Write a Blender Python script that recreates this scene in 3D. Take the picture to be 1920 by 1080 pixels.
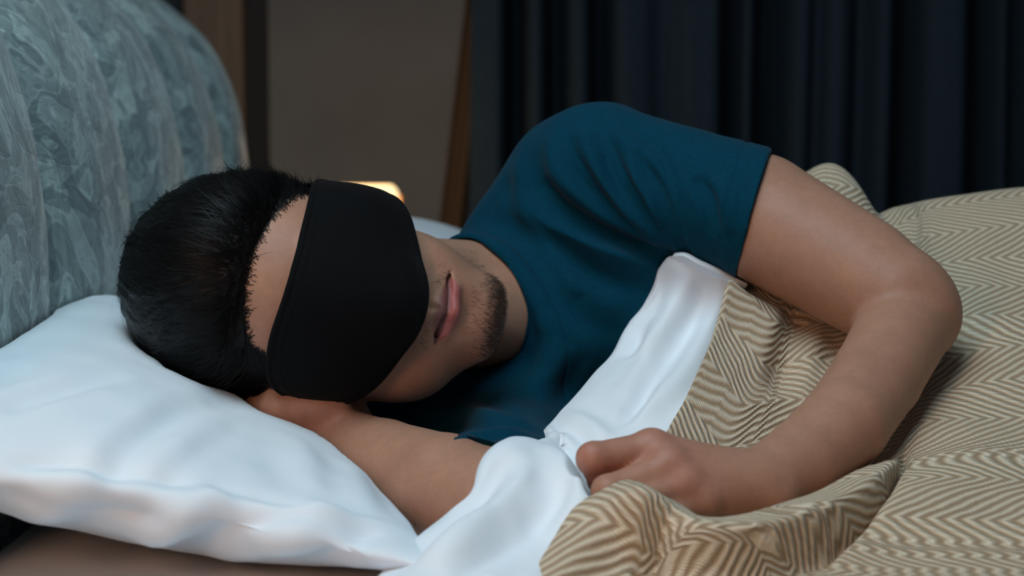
import bpy, math, random
import numpy as np
from mathutils import Vector, Matrix
from mathutils.bvhtree import BVHTree

for o in list(bpy.data.objects):
    bpy.data.objects.remove(o, do_unlink=True)
SC = bpy.context.scene
COL = SC.collection
rng = np.random.default_rng(7)
random.seed(7)

# ------------------------------------------------------------------ camera
FPX = 3250.0
CAM = np.array([0.0, -1.30, 0.266])
PITCH = math.atan(299.0 / FPX)
cam_d = bpy.data.cameras.new('camera')
cam = bpy.data.objects.new('camera', cam_d)
COL.objects.link(cam)
cam.location = CAM
cam.rotation_euler = (math.pi / 2 - PITCH, 0, 0)
cam_d.sensor_width = 36.0
cam_d.lens = FPX * 36.0 / 1920.0
cam_d.dof.use_dof = True
cam_d.dof.focus_distance = 1.20
cam_d.dof.aperture_fstop = 6.3
cam_d.clip_start = 0.02
SC.camera = cam
CF = np.array([0, math.cos(PITCH), -math.sin(PITCH)])
CU = np.array([0, math.sin(PITCH), math.cos(PITCH)])
CR = np.array([1.0, 0, 0])


def ray(px, py):
    d = CF * FPX + CR * (px - 960.0) + CU * (540.0 - py)
    return d / np.linalg.norm(d)


def at(px, py, d):
    """point seen at photo position (px,py), d metres in front of the camera (along world Y)"""
    v = CF * FPX + CR * (px - 960.0) + CU * (540.0 - py)
    return CAM + v * (d / v[1])


# ------------------------------------------------------------------ world and lights
W = bpy.data.worlds.new('world')
SC.world = W
W.use_nodes = True
W.node_tree.nodes['Background'].inputs[0].default_value = (0.30, 0.42, 0.55, 1)
W.node_tree.nodes['Background'].inputs[1].default_value = 0.10


def area(name, loc, target, sx, sy, power, col):
    l = bpy.data.lights.new(name, 'AREA')
    l.shape = 'RECTANGLE'
    l.size = sx
    l.size_y = sy
    l.energy = power
    l.color = col
    o = bpy.data.objects.new(name, l)
    COL.objects.link(o)
    o.location = loc
    o.rotation_euler = (Vector(target) - Vector(loc)).to_track_quat('-Z', 'Y').to_euler()
    return o


area('ceiling_softlight', (-0.42, -0.62, 1.40), (-0.05, -0.02, 0.1), 1.3, 1.1, 21.5, (0.68, 0.90, 1.0))
area('bedside_warm_light', (-0.72, -1.35, 0.52), (-0.12, -0.10, 0.12), 0.5, 0.5, 15.0, (1.0, 0.55, 0.33))

SC.view_settings.view_transform = 'Standard'
SC.view_settings.look = 'None'
SC.view_settings.exposure = 0.22
SC.view_settings.gamma = 1.0
SC.view_settings.use_curve_mapping = False


# ------------------------------------------------------------------ material helpers
def srgb(r, g, b):
    f = lambda c: (c / 255 / 12.92) if c / 255 <= 0.04045 else ((c / 255 + 0.055) / 1.055) ** 2.4
    return (f(r), f(g), f(b), 1.0)


class Mat:
    def __init__(s, name, rough=0.7, col=(0.5, 0.5, 0.5, 1), sheen=0.0, spec=0.3):
        s.m = bpy.data.materials.new(name)
        s.m.use_nodes = True
        s.t = s.m.node_tree
        s.b = s.t.nodes['Principled BSDF']
        s.b.inputs['Roughness'].default_value = rough
        s.b.inputs['Base Color'].default_value = col
        s.b.inputs['Specular IOR Level'].default_value = spec
        if sheen:
            s.b.inputs['Sheen Weight'].default_value = sheen
            s.b.inputs['Sheen Roughness'].default_value = 0.4

    def n(s, typ, **kw):
        nd = s.t.nodes.new(typ)
        for k, v in kw.items():
            if k in nd.inputs:
                nd.inputs[k].default_value = v
            else:
                setattr(nd, k, v)
        return nd

    def l(s, a, b):
        s.t.links.new(a, b)

    def math(s, op, a, b=None, c=None):
        nd = s.t.nodes.new('ShaderNodeMath')
        nd.operation = op
        for i, v in enumerate((a, b, c)):
            if v is None:
                continue
            if isinstance(v, (int, float)):
                nd.inputs[i].default_value = v
            else:
                s.l(v, nd.inputs[i])
        return nd.outputs[0]

    def ramp(s, fac, stops, interp='LINEAR'):
        nd = s.t.nodes.new('ShaderNodeValToRGB')
        nd.color_ramp.interpolation = interp
        el = nd.color_ramp.elements
        while len(el) > len(stops):
            el.remove(el[-1])
        while len(el) < len(stops):
            el.new(0.5)
        for e, (p, c) in zip(el, stops):
            e.position = p
            e.color = c
        s.l(fac, nd.inputs[0])
        return nd.outputs[0]

    def bump(s, h, strength=0.3, dist=0.001, normal=None):
        nd = s.t.nodes.new('ShaderNodeBump')
        nd.inputs['Strength'].default_value = strength
        nd.inputs['Distance'].default_value = dist
        s.l(h, nd.inputs['Height'])
        if normal is not None:
            s.l(normal, nd.inputs['Normal'])
        s.l(nd.outputs[0], s.b.inputs['Normal'])
        return nd.outputs[0]

    def noise(s, scale, detail=4, vec=None, rough=0.5, dist=0.0):
        nd = s.t.nodes.new('ShaderNodeTexNoise')
        nd.inputs['Scale'].default_value = scale
        nd.inputs['Detail'].default_value = detail
        nd.inputs['Roughness'].default_value = rough
        nd.inputs['Distortion'].default_value = dist
        if vec is not None:
            s.l(vec, nd.inputs['Vector'])
        return nd.outputs[0]

    def obj(s):
        return s.t.nodes.new('ShaderNodeTexCoord').outputs['Object']

    def uv(s):
        return s.t.nodes.new('ShaderNodeTexCoord').outputs['UV']


# ------------------------------------------------------------------ object helpers
def tag(o, label=None, cat=None, group=None, kind=None):
    for k, v in (('label', label), ('category', cat), ('group', group), ('kind', kind)):
        if v:
            o[k] = v
    return o


def empty(name, loc, label, cat):
    o = bpy.data.objects.new(name, None)
    COL.objects.link(o)
    o.location = loc
    o.empty_display_size = 0.05
    return tag(o, label, cat)


def mesh(name, V, F, mat=None, parent=None, smooth=True, uv=None, col=None):
    me = bpy.data.meshes.new(name)
    V = np.asarray(V, dtype=np.float32)
    if isinstance(F, np.ndarray):
        nf, k = F.shape
        me.vertices.add(len(V))
        me.vertices.foreach_set('co', V.ravel())
        me.loops.add(nf * k)
        me.loops.foreach_set('vertex_index', F.astype(np.int32).ravel())
        me.polygons.add(nf)
        me.polygons.foreach_set('loop_start', np.arange(0, nf * k, k, dtype=np.int32))
        me.update(calc_edges=True)
    else:
        me.from_pydata(V.tolist(), [], F)
    if smooth:
        me.polygons.foreach_set('use_smooth', np.ones(len(me.polygons), dtype=bool))
    if uv is not None:
        ul = me.uv_layers.new(name='UVMap')
        li = np.empty(len(me.loops), dtype=np.int32)
        me.loops.foreach_get('vertex_index', li)
        ul.data.foreach_set('uv', np.asarray(uv, dtype=np.float32)[li].ravel())
    if col is not None:
        ca = me.color_attributes.new('col', 'FLOAT_COLOR', 'POINT')
        ca.data.foreach_set('color', np.asarray(col, dtype=np.float32).ravel())
    me.validate()
    me.update()
    o = bpy.data.objects.new(name, me)
    COL.objects.link(o)
    if mat is not None:
        me.materials.append(mat.m if isinstance(mat, Mat) else mat)
    if parent is not None:
        o.parent = parent
        o.matrix_parent_inverse = Matrix.Translation(parent.location).inverted()
    return o


def box(lo, hi):
    x0, y0, z0 = lo
    x1, y1, z1 = hi
    V = [(x0, y0, z0), (x1, y0, z0), (x1, y1, z0), (x0, y1, z0), (x0, y0, z1), (x1, y0, z1), (x1, y1, z1), (x0, y1, z1)]
    F = [(0, 3, 2, 1), (4, 5, 6, 7), (0, 1, 5, 4), (1, 2, 6, 5), (2, 3, 7, 6), (3, 0, 4, 7)]
    return V, F


def bevel(o, w, seg=2):
    m = o.modifiers.new('bevel', 'BEVEL')
    m.width = w
    m.segments = seg
    m.limit_method = 'ANGLE'
    return o


def grid_faces(nr, nc, wrap_c=False):
    i = np.arange(nr - 1)[:, None]
    j = np.arange(nc if wrap_c else nc - 1)[None, :]
    j2 = (j + 1) % nc
    a = i * nc + j
    b = i * nc + j2
    c = (i + 1) * nc + j2
    d = (i + 1) * nc + j
    return np.stack([a, b, c, d], -1).reshape(-1, 4)


def tube(pts, r, n=8, closed=False):
    P = np.asarray(pts, float)
    N = len(P)
    r = np.broadcast_to(np.asarray(r, float), (N,))
    if closed:
        T = np.roll(P, -1, 0) - np.roll(P, 1, 0)
    else:
        T = np.gradient(P, axis=0)
    T /= np.linalg.norm(T, axis=1)[:, None] + 1e-12
    ref = np.array([0.3, 0.5, 0.81])
    A = np.cross(T, ref)
    A /= np.linalg.norm(A, axis=1)[:, None] + 1e-12
    B = np.cross(T, A)
    th = np.linspace(0, 2 * np.pi, n, endpoint=False)
    V = P[:, None, :] + r[:, None, None] * (np.cos(th)[None, :, None] * A[:, None, :] + np.sin(th)[None, :, None] * B[:, None, :])
    V = V.reshape(-1, 3)
    F = grid_faces(N, n, True)
    if closed:
        j = np.arange(n)
        F = np.concatenate([F, np.stack([(N - 1) * n + j, (N - 1) * n + (j + 1) % n, (j + 1) % n, j], -1)])
    return V, F


def catmull(P, n, closed=False):
    """Catmull-Rom sampling of control points along axis 0"""
    P = np.asarray(P, float)
    M = len(P)
    t = np.linspace(0, M - 1, n)
    i = np.minimum(t.astype(int), M - 2)
    f = (t - i)
    ex = np.concatenate([[2 * P[0] - P[1]], P, [2 * P[-1] - P[-2]]])
    p0, p1, p2, p3 = ex[i], ex[i + 1], ex[i + 2], ex[i + 3]
    sh = (n,) + (1,) * (P.ndim - 1)
    f = f.reshape(sh)
    return 0.5 * (2 * p1 + (p2 - p0) * f + (2 * p0 - 5 * p1 + 4 * p2 - p3) * f ** 2 + (3 * p1 - p0 - 3 * p2 + p3) * f ** 3)


def resample(P, n):
    P = np.asarray(P, float)
    L = np.concatenate([[0], np.cumsum(np.linalg.norm(np.diff(P, axis=0), axis=1))])
    t = np.linspace(0, L[-1], n)
    return np.stack([np.interp(t, L, P[:, k]) for k in range(P.shape[1])], -1)


def sstep(a, b, x):
    t = np.clip((x - a) / (b - a), 0, 1)
    return t * t * (3 - 2 * t)


# smooth value noise in 3D (numpy)
_perm = np.random.default_rng(3).random((32, 32, 32)).astype(np.float32) * 2 - 1


def vnoise(P, scale):
    q = np.asarray(P) * scale
    i = np.floor(q).astype(int)
    f = q - i
    f = f * f * (3 - 2 * f)
    out = 0
    for dx in (0, 1):
        for dy in (0, 1):
            for dz in (0, 1):
                w = (f[..., 0] if dx else 1 - f[..., 0]) * (f[..., 1] if dy else 1 - f[..., 1]) * (f[..., 2] if dz else 1 - f[..., 2])
                out = out + w * _perm[(i[..., 0] + dx) % 32, (i[..., 1] + dy) % 32, (i[..., 2] + dz) % 32]
    return out


def vnormals(V, F):
    a, b, c, d = V[F[:, 0]], V[F[:, 1]], V[F[:, 2]], V[F[:, 3]]
    n = np.cross(c - a, d - b)
    N = np.zeros_like(V)
    for k in range(4):
        for ax in range(3):
            N[:, ax] += np.bincount(F[:, k], n[:, ax], len(V))
    return N / (np.linalg.norm(N, axis=1)[:, None] + 1e-12)


def laplace(V, F, it=1, lam=0.5, keep=None):
    E = np.concatenate([F[:, [0, 1]], F[:, [1, 2]], F[:, [2, 3]], F[:, [3, 0]]])
    cnt = np.bincount(E[:, 0], minlength=len(V)) + np.bincount(E[:, 1], minlength=len(V))
    for _ in range(it):
        S = np.stack([np.bincount(E[:, 0], V[E[:, 1], k], len(V)) + np.bincount(E[:, 1], V[E[:, 0], k], len(V)) for k in range(3)], -1)
        D = lam * (S / np.maximum(cnt, 1)[:, None] - V)
        if keep is not None:
            D = D * (1 - keep)[:, None]
        V = V + D
    return V


# ------------------------------------------------------------------ implicit volumes
class Vol:
    def __init__(s, lo, hi, h):
        s.lo = np.array(lo, float)
        s.h = h
        s.n = np.ceil((np.array(hi) - s.lo) / h).astype(int) + 1
        s.D = np.full(s.n, 0.2, np.float32)
        s.ax = [(s.lo[k] + h * np.arange(s.n[k])).astype(np.float32) for k in range(3)]

    def sl(s, lo, hi):
        i0 = np.clip(np.floor((np.array(lo) - s.lo) / s.h).astype(int), 0, s.n)
        i1 = np.clip(np.ceil((np.array(hi) - s.lo) / s.h).astype(int) + 1, 0, s.n)
        return tuple(slice(a, b) for a, b in zip(i0, i1))

    def grids(s, q):
        return s.ax[0][q[0]][:, None, None], s.ax[1][q[1]][None, :, None], s.ax[2][q[2]][None, None, :]

    def comb(s, q, d, k, op):
        D = s.D[q]
        if op == 'sub':
            h = np.maximum(k - np.abs(D + d), 0) / k
            s.D[q] = np.maximum(D, -d) + h * h * k * 0.25
        else:
            h = np.maximum(k - np.abs(D - d), 0) / k
            s.D[q] = np.minimum(D, d) - h * h * k * 0.25

    def cap(s, a, b, ra, rb, k=0.01, op='add'):
        a = np.asarray(a, float)
        b = np.asarray(b, float)
        pad = max(ra, rb) + k + 5 * s.h
        q = s.sl(np.minimum(a, b) - pad, np.maximum(a, b) + pad)
        x, y, z = s.grids(q)
        ba = (b - a).astype(np.float32)
        L2 = float(ba @ ba) + 1e-12
        px, py, pz = x - np.float32(a[0]), y - np.float32(a[1]), z - np.float32(a[2])
        t = np.clip((px * ba[0] + py * ba[1] + pz * ba[2]) / L2, 0, 1)
        d = np.sqrt((px - t * ba[0]) ** 2 + (py - t * ba[1]) ** 2 + (pz - t * ba[2]) ** 2) - (ra + (rb - ra) * t)
        s.comb(q, d.astype(np.float32), k, op)

    def ell(s, c, r, R=None, k=0.01, op='add'):
        c = np.asarray(c, float)
        r = np.asarray(r, float)
        if R is None:
            R = np.eye(3)
        ext = np.sqrt(((R * r[None, :]) ** 2).sum(1)) + k + 5 * s.h
        q = s.sl(c - ext, c + ext)
        x, y, z = s.grids(q)
        px, py, pz = x - np.float32(c[0]), y - np.float32(c[1]), z - np.float32(c[2])
        k0 = 0
        k1 = 0
        for i in range(3):
            a = R[:, i]
            u = px * np.float32(a[0]) + py * np.float32(a[1]) + pz * np.float32(a[2])
            k0 = k0 + (u / r[i]) ** 2
            k1 = k1 + (u / r[i] ** 2) ** 2
        k0 = np.sqrt(k0)
        k1 = np.sqrt(k1) + 1e-9
        s.comb(q, (k0 * (k0 - 1) / k1).astype(np.float32), k, op)

    def plane_cut(s, p, n, lo, hi, k=0.002):
        """remove what lies on the +n side of a plane, inside a box"""
        q = s.sl(lo, hi)
        x, y, z = s.grids(q)
        n = np.asarray(n, float)
        n = n / np.linalg.norm(n)
        d = (x - p[0]) * n[0] + (y - p[1]) * n[1] + (z - p[2]) * n[2]
        D = s.D[q]
        h = np.maximum(k - np.abs(D - d), 0) / k
        s.D[q] = np.maximum(D, d) + h * h * k * 0.25

    def sample(s, P):
        q = (np.asarray(P) - s.lo) / s.h
        i = np.floor(q).astype(int)
        ok = np.all((i >= 0) & (i < s.n - 1), axis=-1)
        i = np.clip(i, 0, s.n - 2)
        f = np.clip(q - i, 0, 1)
        out = 0
        for dx in (0, 1):
            for dy in (0, 1):
                for dz in (0, 1):
                    w = (f[..., 0] if dx else 1 - f[..., 0]) * (f[..., 1] if dy else 1 - f[..., 1]) * (f[..., 2] if dz else 1 - f[..., 2])
                    out = out + w * s.D[i[..., 0] + dx, i[..., 1] + dy, i[..., 2] + dz]
        return np.where(ok, out, 0.2)

    def grad(s, P, e=0.003):
        G = np.stack([s.sample(P + np.eye(3)[k] * e) - s.sample(P - np.eye(3)[k] * e) for k in range(3)], -1)
        return G / (np.linalg.norm(G, axis=-1)[..., None] + 1e-9)

    def mesh(s):
        D = s.D
        S = D < 0
        nx, ny, nz = D.shape
        c = np.zeros((nx - 1, ny - 1, nz - 1), np.uint8)
        for a in (0, 1):
            for b in (0, 1):
                for d in (0, 1):
                    c += S[a:nx - 1 + a, b:ny - 1 + b, d:nz - 1 + d]
        act = (c > 0) & (c < 8)
        idx = np.argwhere(act)
        pos = np.zeros((len(idx), 3))
        cnt = np.zeros(len(idx))
        for axis in range(3):
            o1, o2 = [k for k in range(3) if k != axis]
            for a in (0, 1):
                for b in (0, 1):
                    p = np.zeros(3, int)
                    p[o1] = a
                    p[o2] = b
                    q = p.copy()
                    q[axis] = 1
                    da = D[tuple((idx + p).T)]
                    db = D[tuple((idx + q).T)]
                    cr = (da < 0) != (db < 0)
                    t = np.where(cr, da / np.where(da == db, 1, da - db), 0)
                    pos += np.where(cr[:, None], p + np.outer(t, q - p), 0)
                    cnt += cr
        V = s.lo + s.h * (idx + pos / cnt[:, None])
        vid = np.full(act.shape, -1, np.int32)
        vid[act] = np.arange(len(idx))
        FF = []
        for axis in range(3):
            o1, o2 = (axis + 1) % 3, (axis + 2) % 3
            sa = [slice(1, -1)] * 3
            sb = [slice(1, -1)] * 3
            sa[axis] = slice(0, -1)
            sb[axis] = slice(1, None)
            A = S[tuple(sa)]
            B = S[tuple(sb)]
            e = np.argwhere(A != B)
            ins = A[tuple(e.T)]
            e = e + 1
            e[:, axis] -= 1
            def cell(d1, d2):
                w = e.copy()
                w[:, o1] += d1
                w[:, o2] += d2
                return vid[tuple(w.T)]
            Q = np.stack([cell(-1, -1), cell(0, -1), cell(0, 0), cell(-1, 0)], -1)
            Q[~ins] = Q[~ins][:, ::-1]
            FF.append(Q)
        F = np.concatenate(FF)
        return V, F[(F >= 0).all(1)]


def pushout(V, vol, gap, it=3):
    for _ in range(it):
        d = vol.sample(V)
        m = d < gap
        if not m.any():
            break
        V[m] += vol.grad(V[m]) * (gap - d[m])[:, None]
    return V


# sculpt strokes: a polyline given where it shows in the photograph is dropped onto the surface,
# and the surface is raised (or sunk) along it
def drop(bvh, pts, n=24, dflt=1.3):
    P = catmull(np.array(pts, float), n)
    out = []
    for px, py in P:
        h = bvh.ray_cast(Vector(CAM), Vector(ray(px, py)))[0]
        if h is not None:
            out.append(np.array(h))
    return np.array(out) if len(out) > 1 else None


def seg_dist(V, P):
    best = np.full(len(V), 9.0)
    tt = np.zeros(len(V))
    m = len(P) - 1
    for i in range(m):
        a, b = P[i], P[i + 1]
        ba = b - a
        t = np.clip(((V - a) @ ba) / (ba @ ba + 1e-12), 0, 1)
        d = np.linalg.norm(V - a - t[:, None] * ba, axis=1)
        u = d < best
        best[u] = d[u]
        tt[u] = (i + t[u]) / m
    return best, tt


def strokes(V, F, L):
    """L: (points_px, amplitude, width[, taper])"""
    bvh = BVHTree.FromPolygons(V.tolist(), F.tolist())
    N = vnormals(V, F)
    off = np.zeros(len(V))
    for s in L:
        P = drop(bvh, s[0])
        if P is None:
            continue
        w = s[2]
        lo, hi = P.min(0) - 4 * w, P.max(0) + 4 * w
        m = np.where(((V > lo) & (V < hi)).all(1))[0]
        if not len(m):
            continue
        d, t = seg_dist(V[m], P)
        tp = np.sin(np.pi * np.clip(t, 0.0, 1)) ** 0.6 if len(s) < 4 else np.interp(t, [0, 0.5, 1], s[3])
        x = d / w
        off[m] += s[1] * tp * (np.exp(-x * x) - 0.35 * np.exp(-((x - 1.9) / 0.8) ** 2))
    return V + N * off[:, None]


# ------------------------------------------------------------------ the room
m_wall = Mat('wall_greige', 0.85, srgb(150, 136, 124))
m_wall.l(m_wall.ramp(m_wall.noise(3.0, 3, m_wall.obj()), [(0.35, srgb(112, 104, 100)), (0.7, srgb(126, 120, 114))]), m_wall.b.inputs['Base Color'])
m_teal = Mat('wall_slate_blue', 0.85, srgb(62, 84, 100))
m_wood = Mat('walnut_trim', 0.5, srgb(120, 78, 45))
_o = m_wood.obj()
_mp = m_wood.n('ShaderNodeMapping')
_mp.inputs['Scale'].default_value = (30, 30, 1.2)
m_wood.l(_o, _mp.inputs[0])
m_wood.l(m_wood.ramp(m_wood.noise(2.0, 5, _mp.outputs[0]), [(0.3, srgb(104, 84, 68)), (0.7, srgb(124, 102, 84))]), m_wood.b.inputs['Base Color'])
m_dark = Mat('painted_gap_shade', 0.8, srgb(48, 44, 44))
m_floor = Mat('floor_oak', 0.55, srgb(90, 66, 48))
_mp = m_floor.n('ShaderNodeMapping')
_mp.inputs['Scale'].default_value = (1.5, 14, 1)
m_floor.l(m_floor.obj(), _mp.inputs[0])
m_floor.l(m_floor.ramp(m_floor.noise(3.0, 5, _mp.outputs[0]), [(0.3, srgb(74, 52, 38)), (0.7, srgb(104, 78, 56))]), m_floor.b.inputs['Base Color'])

YW = 2.0
for nm, lo, hi, m in (
        ('floor', (-0.70, -2.6, -0.62), (2.8, YW + 0.1, -0.56), m_floor),
        ('wall_far', (-0.70, YW, -0.56), (2.8, YW + 0.1, 2.1), m_wall),
        ('wall_left', (-0.75, -2.6, -0.56), (-0.615, YW, 2.1), m_teal)):
    o = mesh(nm, *box(lo, hi), m, smooth=False)
    tag(o, kind='structure')
# corner pilaster in warm wood, then a dark strip painted as the shade of a gap, then the plain wall
o = mesh('trim_1', *box((-0.612, YW - 0.05, -0.56), (-0.500, YW - 0.002, 2.1)), m_wood, smooth=False)
tag(bevel(o, 0.006), kind='structure')
o = mesh('gap_shade_strip', *box((-0.499, YW - 0.02, -0.56), (-0.460, YW - 0.002, 2.1)), m_dark, smooth=False)
tag(o, kind='structure')


# ------------------------------------------------------------------ curtains
def cloth_mat(name, c0, c1, rough=0.85, weave=900.0, bumpd=0.0004, sheen=0.1):
    m = Mat(name, rough, c0, sheen=sheen, spec=0.15)
    m.l(m.ramp(m.noise(weave * 0.15, 4, m.obj()), [(0.3, c0), (0.7, c1)]), m.b.inputs['Base Color'])
    m.bump(m.noise(weave, 2, m.obj()), 0.35, bumpd)
    return m


m_curtain = cloth_mat('midnight_curtain', srgb(40, 51, 60), srgb(46, 58, 68), sheen=0.0)
m_drape = cloth_mat('bronze_drape', srgb(100, 76, 56), srgb(112, 86, 64), sheen=0.0)


def curtain(name, x0, x1, ybase, grooves, mat, z0=-0.55, z1=2.05, lean=0.0, wob=0.0010):
    n = 420
    xs = np.linspace(x0, x1, n)
    y = np.zeros(n)
    for gx, w, dp in grooves:
        y += dp * np.exp(-((xs - gx) / w) ** 2)
    y += wob * np.sin(xs * 95) + wob * 0.6 * np.sin(xs * 171 + 1)
    zs = np.linspace(z0, z1, 30)
    X = xs[None, :] + lean * (zs[:, None] - 0.25) + 0.003 * np.sin(zs[:, None] * 4 + xs[None, :] * 9)
    Y = ybase + y[None, :] * (1 + 0.10 * np.sin(zs[:, None] * 3 + xs[None, :] * 5))
    Z = np.broadcast_to(zs[:, None], X.shape)
    o = mesh(name, np.stack([X, Y, Z], -1).reshape(-1, 3), grid_faces(30, n), mat)
    sm = o.modifiers.new('thick', 'SOLIDIFY')
    sm.thickness = 0.003
    return o


def gx(px, d=3.18):
    return (px - 960) * d / FPX


gr = [(gx(p), gx(960 + w), dp * 2.3) for p, w, dp in
      [(964, 15, .07), (1038, 17, .06), (1121, 17, .06), (1235, 30, .015), (1357, 14, .07), (1430, 24, .07), (1510, 14, .02), (1590, 22, .03),
       (1670, 20, .07), (1808, 22, .07), (1885, 26, .05), (1970, 22, .06), (2080, 26, .05), (2200, 24, .06), (2330, 24, .06), (2460, 24, .06)]]
o = curtain('curtain', gx(884), 1.62, YW - 0.24, gr, m_curtain)
tag(o, 'tall dark navy curtain hanging in deep folds behind the sleeper', 'curtain')
o = curtain('drape', gx(842), gx(887), YW - 0.035, [(gx(852), 0.008, .02), (gx(876), 0.008, -.02)], m_drape, lean=0.11, wob=0.001)
tag(o, 'narrow bronze brown drape gathered at the edge of the dark curtain', 'drape')

# ------------------------------------------------------------------ bed: headboard in rolled channels, base, mattress
bed = empty('bed', (0.55, 0.24, -0.56), 'bed with a grey damask channelled headboard rolling back at the top', 'bed')
m_damask = Mat('damask_grey', 0.55, srgb(120, 136, 138), sheen=0.25)
mm = m_damask
_uv = mm.uv()
_sep = mm.n('ShaderNodeSeparateXYZ')
mm.l(_uv, _sep.inputs[0])
_wn = mm.n('ShaderNodeTexNoise')
_wn.inputs['Scale'].default_value = 9.0
_wn.inputs['Detail'].default_value = 1.0
mm.l(_uv, _wn.inputs['Vector'])
_wc = mm.n('ShaderNodeVectorMath', operation='SCALE')
_wc.inputs['Scale'].default_value = 0.09
mm.l(_wn.outputs['Color'], _wc.inputs[0])
_wa = mm.n('ShaderNodeVectorMath', operation='ADD')
mm.l(_uv, _wa.inputs[0])
mm.l(_wc.outputs[0], _wa.inputs[1])
# scrolls: rings round scattered centres, broken by leaves
_vo = mm.n('ShaderNodeTexVoronoi', feature='SMOOTH_F1')
_vo.inputs['Smoothness'].default_value = 0.35
_vo.inputs['Scale'].default_value = 10.0
mm.l(_wa.outputs[0], _vo.inputs['Vector'])
_ring = mm.math('MULTIPLY_ADD', mm.math('SINE', mm.math('MULTIPLY', _vo.outputs['Distance'], 17.0)), 0.5, 0.5)
_n2 = mm.noise(26.0, 2.0, _wa.outputs[0], 0.5, 0.8)
_big = mm.ramp(_ring, [(0.40, (0, 0, 0, 1)), (0.50, (0.9, 0.9, 0.9, 1)), (0.62, (0.55, 0.55, 0.55, 1)), (1.0, (0.7, 0.7, 0.7, 1))])
_sml = mm.ramp(_n2, [(0.47, (0, 0, 0, 1)), (0.50, (1, 1, 1, 1)), (0.60, (0.45, 0.45, 0.45, 1))])
_n3 = mm.noise(62.0, 2.0, _wa.outputs[0], 0.5, 1.0)
_fin = mm.ramp(_n3, [(0.44, (0, 0, 0, 1)), (0.50, (1, 1, 1, 1)), (0.60, (0.4, 0.4, 0.4, 1))])
_mix = mm.math('ADD', mm.math('MULTIPLY', _big, 0.40), mm.math('ADD', mm.math('MULTIPLY', _sml, 0.35), mm.math('MULTIPLY', _fin, 0.25)))
mm.l(mm.ramp(_mix, [(0.05, srgb(112, 128, 128)), (0.40, srgb(146, 163, 162)), (0.65, srgb(180, 198, 194)), (0.95, srgb(206, 222, 218))]), mm.b.inputs['Base Color'])
_thr = mm.n('ShaderNodeMapping')
_thr.inputs['Scale'].default_value = (900, 160, 1)
mm.l(_uv, _thr.inputs[0])
mm.bump(mm.math('ADD', mm.math('MULTIPLY', _mix, 1.0), mm.math('MULTIPLY', mm.noise(1.0, 2, _thr.outputs[0]), 0.5)), 0.5, 0.0012)
mm.l(mm.math('SUBTRACT', 0.72, mm.math('MULTIPLY', _mix, 0.28)), mm.b.inputs['Roughness'])
m_board = Mat('headboard_back', 0.8, srgb(90, 100, 104))

prof = catmull(np.array([(-0.372, -0.40), (-0.372, -0.15), (-0.371, 0.08), (-0.374, 0.215), (-0.392, 0.305), (-0.421, 0.366), (-0.458, 0.404), (-0.503, 0.436), (-0.55, 0.452), (-0.60, 0.448)]), 90)
prof = resample(prof, 90)
tn = np.gradient(prof, axis=0)
tn /= np.linalg.norm(tn, axis=1)[:, None]
pn = np.stack([tn[:, 1], -tn[:, 0]], -1)
plen = np.linspace(0, np.linalg.norm(np.diff(prof, axis=0), axis=1).sum(), 90)
yb = [-0.50, -0.21, 0.08, 0.37, 0.66, 0.91, 1.10]
# solid core behind the padding
core = np.concatenate([prof - pn * 0.004, (prof - pn * 0.05)[::-1] * np.array([1.0, 1.0])])
nC = len(core)
Vc = np.concatenate([np.column_stack([core[:, 0], np.full(nC, yb[0]), core[:, 1]]), np.column_stack([core[:, 0], np.full(nC, yb[-1]), core[:, 1]])])
Fc = [[i, (i + 1) % nC, nC + (i + 1) % nC, nC + i] for i in range(nC)]
for i in range(89):
    Fc.append([i + 1, i, nC - 1 - i, nC - 2 - i])
    Fc.append([nC + i, nC + i + 1, 2 * nC - 2 - i, 2 * nC - 1 - i])
hb = mesh('headboard', Vc, Fc, m_board, bed, smooth=False)
for k in range(6):
    nt = 33
    t = np.linspace(0, 1, nt)
    y0, y1 = yb[k], yb[k + 1]
    bul = 0.024 * (1 - np.abs(2 * t - 1) ** 3.0) - 0.003
    ys = y0 + (y1 - y0) * t
    Pn = prof[:, None, :] + pn[:, None, :] * bul[None, :, None]
    V = np.stack([Pn[..., 0], np.broadcast_to(ys[None, :], Pn.shape[:2]), Pn[..., 1]], -1)
    V[..., 0] += 0.0012 * vnoise(V, 22)
    uvs = np.stack([np.broadcast_to(ys[None, :] * 1.0, V.shape[:2]), np.broadcast_to(plen[:, None], V.shape[:2])], -1)
    c = mesh('channel', V.reshape(-1, 3), grid_faces(90, nt)[:, ::-1], m_damask, bed, uv=uvs.reshape(-1, 2))
    c.parent = hb
    c.matrix_parent_inverse = Matrix.Identity(4)
    c.matrix_basis = Matrix.Identity(4)
    c.matrix_parent_inverse = hb.matrix_parent_inverse.inverted() @ hb.matrix_parent_inverse
m_base = Mat('bed_base_fabric', 0.8, srgb(80, 90, 96))
o = mesh('bed_base', *box((-0.36, -0.60, -0.50), (1.66, 1.08, -0.27)), m_base, bed, smooth=False)
bevel(o, 0.02, 3)
m_leg = Mat('dark_wood_leg', 0.5, srgb(52, 36, 26))
for lx in (-0.28, 1.56):
    for ly in (-0.52, 1.0):
        V, F = tube([(lx, ly, -0.56), (lx, ly, -0.53), (lx, ly, -0.495)], [0.018, 0.022, 0.026], 16)
        mesh('leg', V, F, m_leg, bed)


def white_cotton(name, c0=srgb(228, 236, 244), c1=srgb(236, 242, 248)):
    m = Mat(name, 0.75, c0, sheen=0.2, spec=0.25)
    m.l(m.ramp(m.noise(9.0, 3, m.obj()), [(0.35, c0), (0.65, c1)]), m.b.inputs['Base Color'])
    m.bump(m.noise(60.0, 6, m.obj(), 0.6), 0.10, 0.002)
    return m


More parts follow.
